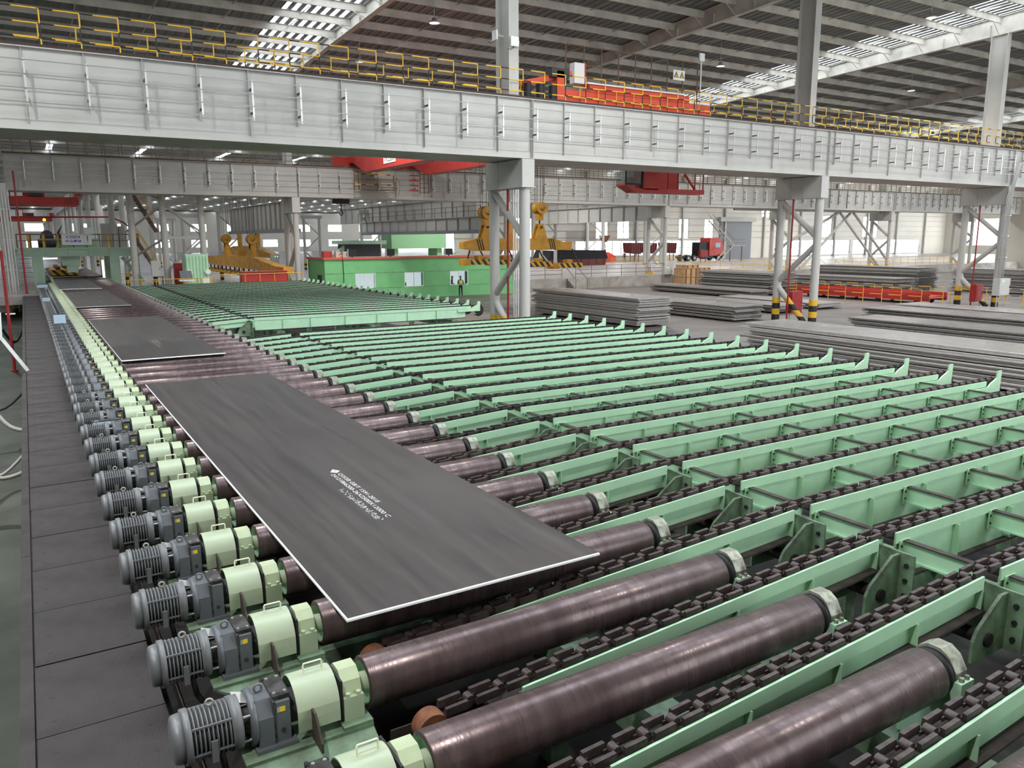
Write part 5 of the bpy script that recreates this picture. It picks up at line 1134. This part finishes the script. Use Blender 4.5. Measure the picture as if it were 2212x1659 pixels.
gt.part('drive_motor', MB().cyl((-0.9, 66.8, 4.75), (0.3, 66.8, 4.75), 0.28, 12), 'motor_dark'); gt.part('carriage', MB().box(0.6, 1.9, 66.6, 68.6, 3.0, 3.7), 'gantry_green'); gt.part('head', MB().box(0.9, 1.7, 66.7, 67.4, 2.45, 3.0), 'gantry_green'); gt.part('pump', MB().ball((-0.2, 68.5, 5.2), 0.5, 0.5, 0.6), 'motor_dark'); gt.part('cable_chain', MB().tube([(1.0, 68.5, 4.4), (0.6, 68.5, 5.6), (1.0, 68.5, 6.3), (1.6, 68.5, 5.6), (1.8, 68.5, 4.6)], 0.09, 6), 'black_rubber')
gt.part('tube_lamp', MB().box(-0.9, 0.3, 66.6, 66.75, 3.52, 3.62), 'tube_glow', label='glowing tube lamp'); gt.part('tube_lamp', MB().box(3.35, 3.5, 66.1, 66.2, 1.9, 3.4), 'tube_glow', label='glowing tube lamp')
for y, lab in ((65.9, 'front'), (71.5, 'rear')):
    r_ = gt.part('deck_rail', MB().cyl((-2.3, y, 5.45), (6.2, y, 5.45), 0.03, 6), 'rail_rust'); gt.part('mid_rail', MB().cyl((-2.3, y, 4.95), (6.2, y, 4.95), 0.025, 6), 'rail_rust', parent=r_)
    for k in range(10): gt.part('post', MB().cyl((-2.3+0.944*k, y, 4.4), (-2.3+0.944*k, y, 5.45), 0.03, 6), 'rail_rust', parent=r_)
for x in (-1.6, 3.9, 6.0, -0.6, 0.4): gt.part('yellow_guard', MB().box(x, x+0.18, 66.05, 66.15, 4.4, 5.5), 'yellow_paint')
gt.part('beacon', MB().ball((-0.25, 69, 6.6), 0.12), 'yellow_glow', label='glowing yellow beacon')
gt.part('side_stair', MB().bar((-2.4, 67, 4.3), (-3.3, 67, 2.6), 0.12, 0.3).box(-2.6, -2.45, 66.9, 67.1, 1.44, 4.3), 'gantry_green')
for k in range(7): gt.part('step', MB().box(-2.35, -1.45, 68.0+0.3*k, 68.3+0.3*k, 1.7+0.36*k, 1.75+0.36*k), 'gantry_green')
for k in range(6): gt.part('ladder_rung', MB().box(5.3, 6.1, 66.2, 66.3, 1.6+0.42*k, 1.66+0.42*k), 'gantry_green')
for x in (5.3, 6.1): gt.part('ladder_side', MB().box(x-0.04, x+0.04, 66.2, 66.3, 0, 4.3), 'gantry_green')
gt.part('stair_flight', MB().bar((4.9, 66.6, 3.6), (6.4, 66.6, 1.6), 0.2, 0.25), 'gantry_green')
sg = Thing('company_sign', 'white sign board with blue lettering on the front of the gantry', 'sign', (1.75, 65.8, 4.6)); sg.part('board', MB().box(0.70, 2.78, 65.78, 65.84, 4.62, 5.46), 'white_paint')
for zx, zz in ((0.74, 4.66), (2.74, 5.42)): sg.part('screw', MB().cyl((zx, 65.775, zz), (zx, 65.78, zz), 0.02, 6), 'steel_bright')
def sign_text(body, x, z_, l, h_, m='blue_letter'): o = fit_text(sg.o, body, l, h_, (x-1.75, -0.026, z_-4.6), 0, m=m, rx=PI/2, off=0.022); return o
sign_text('CISDI', 1.02, 5.12, 0.95, 0.20); sign_text('中冶赛迪', 0.94, 4.80, 1.12, 0.23); sg.part('divider', MB().box(2.26, 2.272, 65.774, 65.78, 4.7, 5.4), 'motor_dark')
for k, ch in enumerate('智慧物流'): sign_text(ch, 2.42, 5.22-0.155*k, 0.13, 0.13, 'cloth_black')
bands('hazard_face', 'X', 0.62, 0.42, (58, 44, 30), (216, 162, 44), 0.6, skew=('Z', 1.0))
tr = Thing('hold_down_beam', 'yellow and black striped beam lying on the fifth plate beyond the gantry', 'beam', (0.9, 70, 2.1)); tr.part('front_face', MB().box(-0.1, 1.9, 70, 70.1, 2.10, 2.55), 'hazard_face'); tr.part('body', MB().box(-0.1, 1.9, 70.1, 83, 2.10, 2.5), 'hook_yellow'); tr.part('crossbars', MB().box(0.3, 0.6, 72, 80, 2.5, 2.75), 'rust'); tr.part('crossbars', MB().box(1.0, 1.3, 74, 82, 2.5, 2.85), 'rust')
# yellow lifting beam in the next bay
lb2 = Thing('lifting_beam', 'long yellow lifting beam with tapered end and many magnets behind the distant bed', 'beam', (15.3, 70, 2.0))
lb2.part('body', MB().prism([(55.2, 2.43), (60, 2.40), (87, 2.45), (87, 3.2), (78, 3.45), (64.5, 3.45), (57.5, 2.88), (55.2, 2.88)], 'X', 14.9, 15.7), 'hook_yellow')
for y in (66.3, 76.6):
    lb2.part('hanger', MB().prism([(y-0.9, 3.4), (y+0.9, 3.4), (y+0.25, 4.6), (y-0.25, 4.6)], 'X', 15.1, 15.5), 'hook_yellow')
for k in range(15): q = lb2.part('magnet', MB().box(14.7, 15.9, 58+1.9*k, 59+1.9*k, 1.75, 2.0), 'hazard'); lb2.part('shackle', MB().bar((15.3, 58.5+1.9*k, 2.0), (15.3, 58.5+1.9*k, 2.45), 0.12, 0.12), 'motor_dark', parent=q)
lb2.part('winch', MB().box(15.0, 15.6, 70.2, 71.6, 3.45, 4.0), 'hook_yellow')
hook_block(15.3, 66.3, 5.0, 'yellow hook block over the tapered end of the far lifting beam', 0.45, 12); hook_block(15.3, 76.6, 5.05, 'yellow hook block over the middle of the far lifting beam', 0.45, 12)
lb3 = Thing('lifting_beam', 'pale yellow lifting beam farther back under the deep girder', 'beam', (21, 92, 3)); lb3.part('body', MB().prism([(80, 3.0), (104, 3.0), (104, 3.7), (98, 4.2), (88, 4.2), (80, 3.4)], 'X', 20.6, 21.4), 'hook_yellow'); lb3.part('hanger', MB().box(20.8, 21.2, 87, 87.6, 4.2, 6.0), 'hook_yellow'); lb3.part('hanger', MB().box(20.8, 21.2, 96, 96.6, 4.2, 6.0), 'hook_yellow')
for y, nm in ((87.3, 'first'), (96.3, 'second')): hook_block(21, y, 6.4, f'{nm} small hook block over the pale lifting beam farther back', 0.5, 12)
t = Thing('red_skip', 'long red box standing behind the rear edge of the distant bed', 'box', (13.2, 54.6, 0)); t.part('body', MB().box(11.6, 14.9, 54.3, 55.2, 1.55, 2.6), 'crane_red'); t.part('stand', MB().box(11.8, 14.7, 54.5, 55.0, 0, 1.55), 'motor_dark'); t.part('rim', MB().box(11.5, 15.0, 54.2, 55.3, 2.6, 2.66), 'crane_red')
small_rail((3.9, 53.6), (9.2, 53.6), 1.0, 1.3, 6, 'yellow low guard rail along the rear edge of the distant bed'); small_rail((9.6, 54.0), (16.0, 54.0), 1.0, 1.5, 6, 'orange guard rail in front of the red box'); struct('floor_rear', MB().box(3.8, 17.0, 53.4, 63.0, 0.0, 1.0), 'floor_hall')
t = Thing('equipment_container', 'pale green ribbed equipment container behind the control desk', 'container', (9.3, 58, 1.0)); t.part('body', MB().box(8.3, 9.9, 57.5, 59.2, 1.0, 3.9), 'bed_green')
for k in range(7): t.part('rib', MB().box(8.35+0.23*k, 8.43+0.23*k, 57.44, 57.5, 1.1, 3.8), 'bed_green')
t.part('valve', MB().cyl((8.5, 57.3, 2.6), (8.5, 57.45, 2.6), 0.2, 12), 'white_paint'); t.part('valve', MB().cyl((9.8, 57.3, 2.6), (9.8, 57.45, 2.6), 0.2, 12), 'white_paint')
t = Thing('control_desk', 'small white control desk with slanted grey screen on yellow legs', 'desk', (7.8, 54.6, 1.0)); t.part('screen', MB().prism([(54.4, 2.2), (54.7, 2.2), (54.95, 2.8), (54.85, 2.8)], 'X', 7.4, 8.2), 'gear_grey'); t.part('top', MB().box(7.3, 8.3, 54.2, 54.9, 2.08, 2.2), 'desk_white'); t.part('leg', MB().box(7.65, 7.95, 54.4, 54.7, 1.0, 2.08), 'desk_white'); t.part('bumper', MB().cyl((7.4, 54.3, 1.0), (7.4, 54.3, 1.9), 0.2, 12), 'yellow_paint'); t.part('bumper', MB().cyl((8.25, 54.3, 1.0), (8.25, 54.3, 1.9), 0.15, 12), 'yellow_paint')
t = Thing('notice_stand', 'white notice board on a yellow stand next to the control desk', 'sign', (9.2, 54.6, 1.0)); t.part('board', MB().box(8.9, 9.4, 54.5, 54.54, 1.7, 2.3), 'white_paint'); t.part('frame', MB().box(8.75, 8.83, 54.5, 54.56, 1.0, 2.3).box(9.45, 9.53, 54.5, 54.56, 1.0, 2.3), 'yellow_paint')
cabinet(6.3, 7.0, 60.6, 61.0, 2.2, 3.4, 'hall_grey', 'grey cabinet at the foot of the braced columns', 1.2); cabinet(7.9, 8.7, 60.2, 60.8, 1.6, 3.2, 'red_paint', 'dark red cabinet behind the grey cabinet', 0.6); cabinet(16.2, 16.9, 63.6, 64.0, 2.0, 3.7, 'hall_grey', 'grey cabinet behind the tapered lifting beam', 2.0, True)
solo('fire_pipe', MB().tube([(0.5, 72, 6.9), (4.6, 70, 6.9), (5.4, 69, 6.5), (6.0, 69, 6.0)], 0.07, 7).tube([(-2.5, 73, 6.9), (0.5, 72, 6.9)], 0.07, 7), 'red_paint', 'long red pipe running above the gantry machinery', 'pipe', (1, 71, 6.9))

# ================================================================ PLATFORM, TRUCK AND FAR YARD
def rail_x(x0, x1, y, zb_, label, h=1.2, step=1.7, m='rail_rust'): return small_rail((x0, y), (x1, y), zb_, h, max(2, int((x1-x0)/step)), label, m, (1.0, 0.66, 0.33), 0.028)
rail_x(37.5, 43.5, 58.9, 1.06, 'rusty guard rail on the platform edge before the steps'); rail_x(45.2, 57.0, 58.9, 1.06, 'rusty guard rail on the platform edge between steps and crates'); rail_x(60, 82, 58.9, 1.06, 'rusty guard rail on the platform edge behind the crates', m='yellow_paint'); rail_x(86, 112, 58.9, 1.06, 'yellow guard rail on the platform edge before the window band', m='yellow_paint')
t = Thing('platform_steps', 'concrete steps with rusty handrails up to the platform', 'steps', (44.4, 57.6, 0))
for k in range(5): t.part('step', MB().box(43.7, 45.1, 56.9+0.3*k, 58.4, 0.2*k, 0.2*k+0.2), 'concrete')
for x in (43.7, 45.1): t.part('handrail', MB().cyl((x, 56.8, 1.0), (x, 58.6, 2.25), 0.03, 6), 'rail_rust'); t.part('post', MB().cyl((x, 56.8, 0), (x, 56.8, 1.0), 0.03, 6), 'rail_rust')
t = Thing('platform_steps', 'concrete steps with yellow handrails beside the second column', 'steps', (84, 57.6, 0))
for k in range(5): t.part('step', MB().box(82.6, 85.4, 56.9+0.3*k, 58.4, 0.2*k, 0.2*k+0.2), 'concrete')
for x in (82.6, 85.4): t.part('handrail', MB().cyl((x, 56.8, 1.0), (x, 58.6, 2.25), 0.03, 6), 'yellow_paint'); t.part('post', MB().cyl((x, 56.8, 0), (x, 56.8, 1.0), 0.03, 6), 'yellow_paint')
t = Thing('cross_bracing', 'inverted V of grey pipe braces between distant columns before the windows', 'bracing', (89, 60.5, 0))
for a, b_ in (((81.2, 1.06), (90.6, 8.1)), ((88.4, 8.1), (97.4, 1.06)), ((91.2, 8.1), (99.8, 1.4)), ((76.5, 3.5), (88.2, 8.1))): t.part('brace', MB().cyl((a[0], 60.5, a[1]), (b_[0], 60.5, b_[1]), 0.17, 10), 'hall_grey2')
t.part('tie', MB().box(69, 101, 60.4, 60.6, 8.1, 8.4), 'hall_grey2')
mat('wood', (196, 160, 116), 0.8, 0, 0.6, 3, rgb2=(160, 124, 86))
for i, (x, y, z_, h_) in enumerate(((56.9, 55.6, 0, 0.95), (56.9, 55.6, 0.97, 0.85), (58.9, 55.7, 0, 0.95), (58.9, 55.7, 0.97, 0.85), (57.2, 55.7, 1.84, 0.3), (60.8, 55.6, 0, 0.9))):
    t = Thing('timber_crate', f'pale timber crate {["lower front", "upper front", "lower middle", "upper middle", "flat top", "single end"][i]} in the pile beside the high stack', 'crate', (x, y, z_), 'timber crates before the platform')
    t.part('body', MB().box(x, x+1.8, y, y+1.6, z_, z_+h_), 'wood')
    for k in range(3): t.part('batten', MB().box(x+0.1+0.72*k, x+0.26+0.72*k, y-0.03, y, z_, z_+h_), 'rust')
    t.part('lid', MB().box(x-0.03, x+1.83, y-0.03, y+1.63, z_+h_-0.04, z_+h_+0.015), 'wood')
def tub(x0, x1, y0, y1, label):
    t = Thing('covered_tub', label, 'container', ((x0+x1)/2, (y0+y1)/2, 1.06), 'covered dark tubs on the platform')
    t.part('tub_body', MB().prism([(x0+0.3, 1.06), (x1-0.3, 1.06), (x1, 2.2), (x0, 2.2)], 'Y', y0, y1), 'crane_dark'); t.part('tarp', MB().prism([(x0-0.1, 2.0), (x1+0.1, 2.0), (x1-0.4, 3.2), (x0+0.5, 3.3)], 'Y', y0-0.1, y1+0.1), 'cloth_black')
    for k in range(5): t.part('rib', MB().box(x0+0.6+k*(x1-x0-1.2)/4, x0+0.7+k*(x1-x0-1.2)/4, y0-0.06, y0, 1.1, 2.0), 'crane_dark')
mat('crane_dark', (112, 52, 50), 0.6)
tub(61.0, 65.0, 87, 91, 'dark tarpaulin covered tub half behind the lifting beam'); tub(65.4, 72.2, 88, 92, 'dark tarpaulin covered tub beside the red tong')
t = Thing('plate_tong', 'bright red plate lifting tong hanging low on the platform', 'tong', (80.3, 99, 1.06)); t.part('body', MB().prism([(78.0, 1.3), (82.6, 1.3), (82.4, 2.0), (80.9, 2.7), (79.7, 2.7), (78.2, 2.0)], 'Y', 98.6, 99.4), 'orange_red'); t.part('foot', MB().box(78.2, 82.4, 98.5, 99.5, 1.06, 1.3), 'orange_red'); t.part('eye', MB().box(80.0, 80.6, 98.9, 99.1, 2.7, 3.2), 'orange_red')
t = Thing('hook_block', 'rusty orange hook block above the red tong', 'hook', (80.3, 99, 4.3), 'yellow hook blocks'); t.part('sheave_cover', MB().prism([(79.3, 5.4), (81.3, 5.4), (80.6, 4.3), (80.0, 4.3)], 'Y', 98.7, 99.3), 'rust'); t.part('hook', MB().tube([(80.3, 99, 4.3), (80.3, 99, 3.9), (80.5, 99, 3.6), (80.3, 99, 3.3), (80.1, 99, 3.5)], 0.1, 6), 'motor_dark'); t.part('rope', MB().cyl((80.3, 99, 5.4), (80.3, 99, 14), 0.03, 5), 'rope')
for i, x in enumerate((84.6, 88.0, 92.5)):
    t = Thing('red_hopper', f'dark red ribbed hopper on legs before the windows, {nth(i+1)} from the red tong', 'hopper', (x+1.2, 98, 1.06), 'red hoppers before the windows'); t.part('body', MB().prism([(x+0.2, 2.5), (x+2.4, 2.3), (x+2.6, 4.1), (x, 4.2)], 'Y', 97.5, 99.5), 'crane_dark')
    for k in range(3): t.part('leg', MB().box(x+0.3+0.9*k, x+0.4+0.9*k, 97.8, 97.9, 1.06, 2.6), 'rust')
    for k in range(5): t.part('rib', MB().box(x+0.25+0.5*k, x+0.3+0.5*k, 97.4, 97.5, 2.5, 4.1), 'crane_dark')
rail_x(77, 92, 93.0, 1.06, 'pale yellow rail on the platform in front of the red tong', 0.8, 2.2, 'yellow_paint')
tk = Thing('truck', 'red tractor truck parked on the platform behind the stair', 'truck', (100, 95, 1.06))
tk.part('cab', MB().prism([(99.0, 1.9), (102.4, 1.9), (102.4, 3.4), (102.0, 4.4), (101.2, 4.95), (99.2, 4.95), (99.0, 4.2)], 'Y', 93.6, 96.0), 'crane_red'); tk.part('chassis', MB().box(93.0, 102.2, 94.0, 95.6, 1.55, 1.9), 'motor_dark'); tk.part('cab_rear', MB().box(96.9, 99.0, 93.9, 95.7, 1.6, 4.2), 'black_rubber'); tk.part('window', MB().box(100.4, 101.6, 93.57, 93.6, 3.3, 4.1), 'sign_blue'); tk.part('windscreen', MB().box(102.05, 102.3, 93.8, 95.8, 3.3, 4.2), 'sign_blue'); tk.part('tank', MB().cyl((97.2, 93.9, 1.7), (98.8, 93.9, 1.7), 0.35, 12), 'motor_dark'); tk.part('bumper', MB().box(102.2, 102.6, 93.7, 95.9, 1.4, 1.95), 'motor_dark')
for x in (101.3, 95.6, 94.2):
    for y in (93.6, 95.6): tk.part('wheel', MB().cyl((x, y, 1.56), (x, y+0.35, 1.56), 0.5, 18), 'black_rubber'); tk.part('wheel_hub', MB().cyl((x, y-0.02, 1.56), (x, y, 1.56), 0.26, 12), 'hall_grey2')
t = Thing('access_stair', 'grey zig-zag access stair before the truck', 'stairs', (101, 90, 1.06))
for y in (89.6, 90.5):
    t.part('stringer', MB().bar((95.4, y, 7.8), (100.6, y, 3.7), 0.08, 0.22), 'hall_grey2'); t.part('stringer', MB().bar((100.4, y, 3.6), (97.4, y, 1.06), 0.08, 0.22), 'hall_grey2'); t.part('rail', MB().bar((95.4, y, 8.7), (100.6, y, 4.6), 0.05, 0.05), 'rail_rust')
for k in range(16): t.part('tread', MB().box(95.4+0.33*k, 95.65+0.33*k, 89.6, 90.5, 7.8-0.26*k, 7.84-0.26*k), 'hall_grey2')
t.part('landing', MB().box(99.9, 103.2, 89.4, 90.7, 3.6, 3.68), 'hall_grey2'); t.part('landing_rail', MB().box(99.9, 103.2, 89.4, 89.44, 4.1, 4.15).box(99.9, 103.2, 89.4, 89.44, 4.6, 4.65), 'rail_rust')
for x in (100.2, 103.0): t.part('post', MB().box(x, x+0.12, 90.0, 90.12, 1.06, 3.6), 'rail_rust')
t = Thing('fire_cabinet', 'red fire hose reel cabinet on the platform by the truck', 'cabinet', (92.3, 88, 1.06)); t.part('body', MB().box(91.4, 93.0, 88, 88.5, 1.9, 3.0), 'red_paint'); t.part('leg', MB().box(91.6, 91.7, 88.2, 88.3, 1.06, 1.9), 'red_paint'); t.part('leg', MB().box(92.7, 92.8, 88.2, 88.3, 1.06, 1.9), 'red_paint')
# machinery glimpsed beyond the hut roof
mat('mill_green', (150, 200, 150), 0.6)
t = Thing('mill_housing', 'pale green machine housing seen beyond the hut roof', 'machine', (47, 100, 0)); t.part('body', MB().box(42.8, 51.5, 100, 104, 3.6, 6.8), 'mill_green'); t.part('support', MB().box(43.2, 44.0, 100.5, 103.5, 0, 3.6), 'mill_green'); t.part('support', MB().box(50.2, 51.0, 100.5, 103.5, 0, 3.6), 'mill_green'); t.part('pipework', MB().tube([(42, 99.5, 2.0), (46, 99.5, 2.2), (51, 99.5, 2.0), (53, 99.5, 3.2)], 0.15, 8), 'gantry_green')
t = Thing('mill_stand', 'dark machine stand with sloping conveyor beyond the hut roof', 'machine', (38, 96, 0)); t.part('body', MB().box(34.5, 39.5, 96, 99, 0.5, 4.3), 'motor_dark'); t.part('roof_plate', MB().box(33.8, 40.2, 95.6, 99.4, 4.3, 4.8), 'gantry_green'); t.part('conveyor', MB().bar((31.0, 96.5, 1.2), (35.5, 96.5, 4.6), 0.6, 0.5), 'gantry_green'); t.part('leg', MB().box(31.2, 31.5, 96.3, 96.7, 0, 1.4), 'motor_dark')

# service gear on the distant girder and a small hoist
t = Thing('collector_cage', 'brown service cage around the conductor rails of the distant girder', 'cage', (23.7, 58.3, 9.0))
for x in (22.0, 25.5): t.part('upright', MB().box(x-0.04, x+0.04, 58.18, 58.26, 8.95, 10.35), 'rail_rust')
for k in range(4): t.part('bar', MB().box(22.0, 25.5, 58.18, 58.24, 9.0+0.42*k, 9.06+0.42*k), 'rail_stripe_x' if k % 2 else 'rail_rust')
t.part('stay', MB().box(23.7, 23.78, 58.24, 59.0, 10.2, 10.26), 'rail_rust')
t = Thing('collector_ladder', 'brown caged ladder with collector arms hanging before the distant girder', 'ladder', (28.3, 58.2, 8.9))
for x in (27.9, 28.3, 28.7): t.part('upright', MB().box(x-0.03, x+0.03, 58.1, 58.16, 8.85, 10.9), 'rail_rust')
for k in range(6): t.part('rung', MB().box(27.9, 28.7, 58.1, 58.15, 8.9+0.38*k, 8.95+0.38*k), 'rail_rust')
for k in range(4): t.part('collector_arm', MB().box(27.1, 27.9, 58.45, 58.55, 9.05+0.42*k, 9.15+0.42*k), 'crane_red')
t = Thing('chain_hoist', 'small black electric hoist with hook under the distant girder', 'hoist', (21.6, 60.6, 8.0)); t.part('body', MB().box(20.9, 22.3, 60.4, 60.8, 7.95, 8.33), 'black_rubber'); t.part('hook', MB().tube([(21.6, 60.6, 7.95), (21.6, 60.6, 7.4), (21.75, 60.6, 7.15), (21.6, 60.6, 6.95), (21.42, 60.6, 7.1)], 0.06, 6), 'motor_dark'); t.part('trolley', MB().box(21.4, 21.8, 60.4, 60.8, 8.33, 8.36), 'motor_dark')
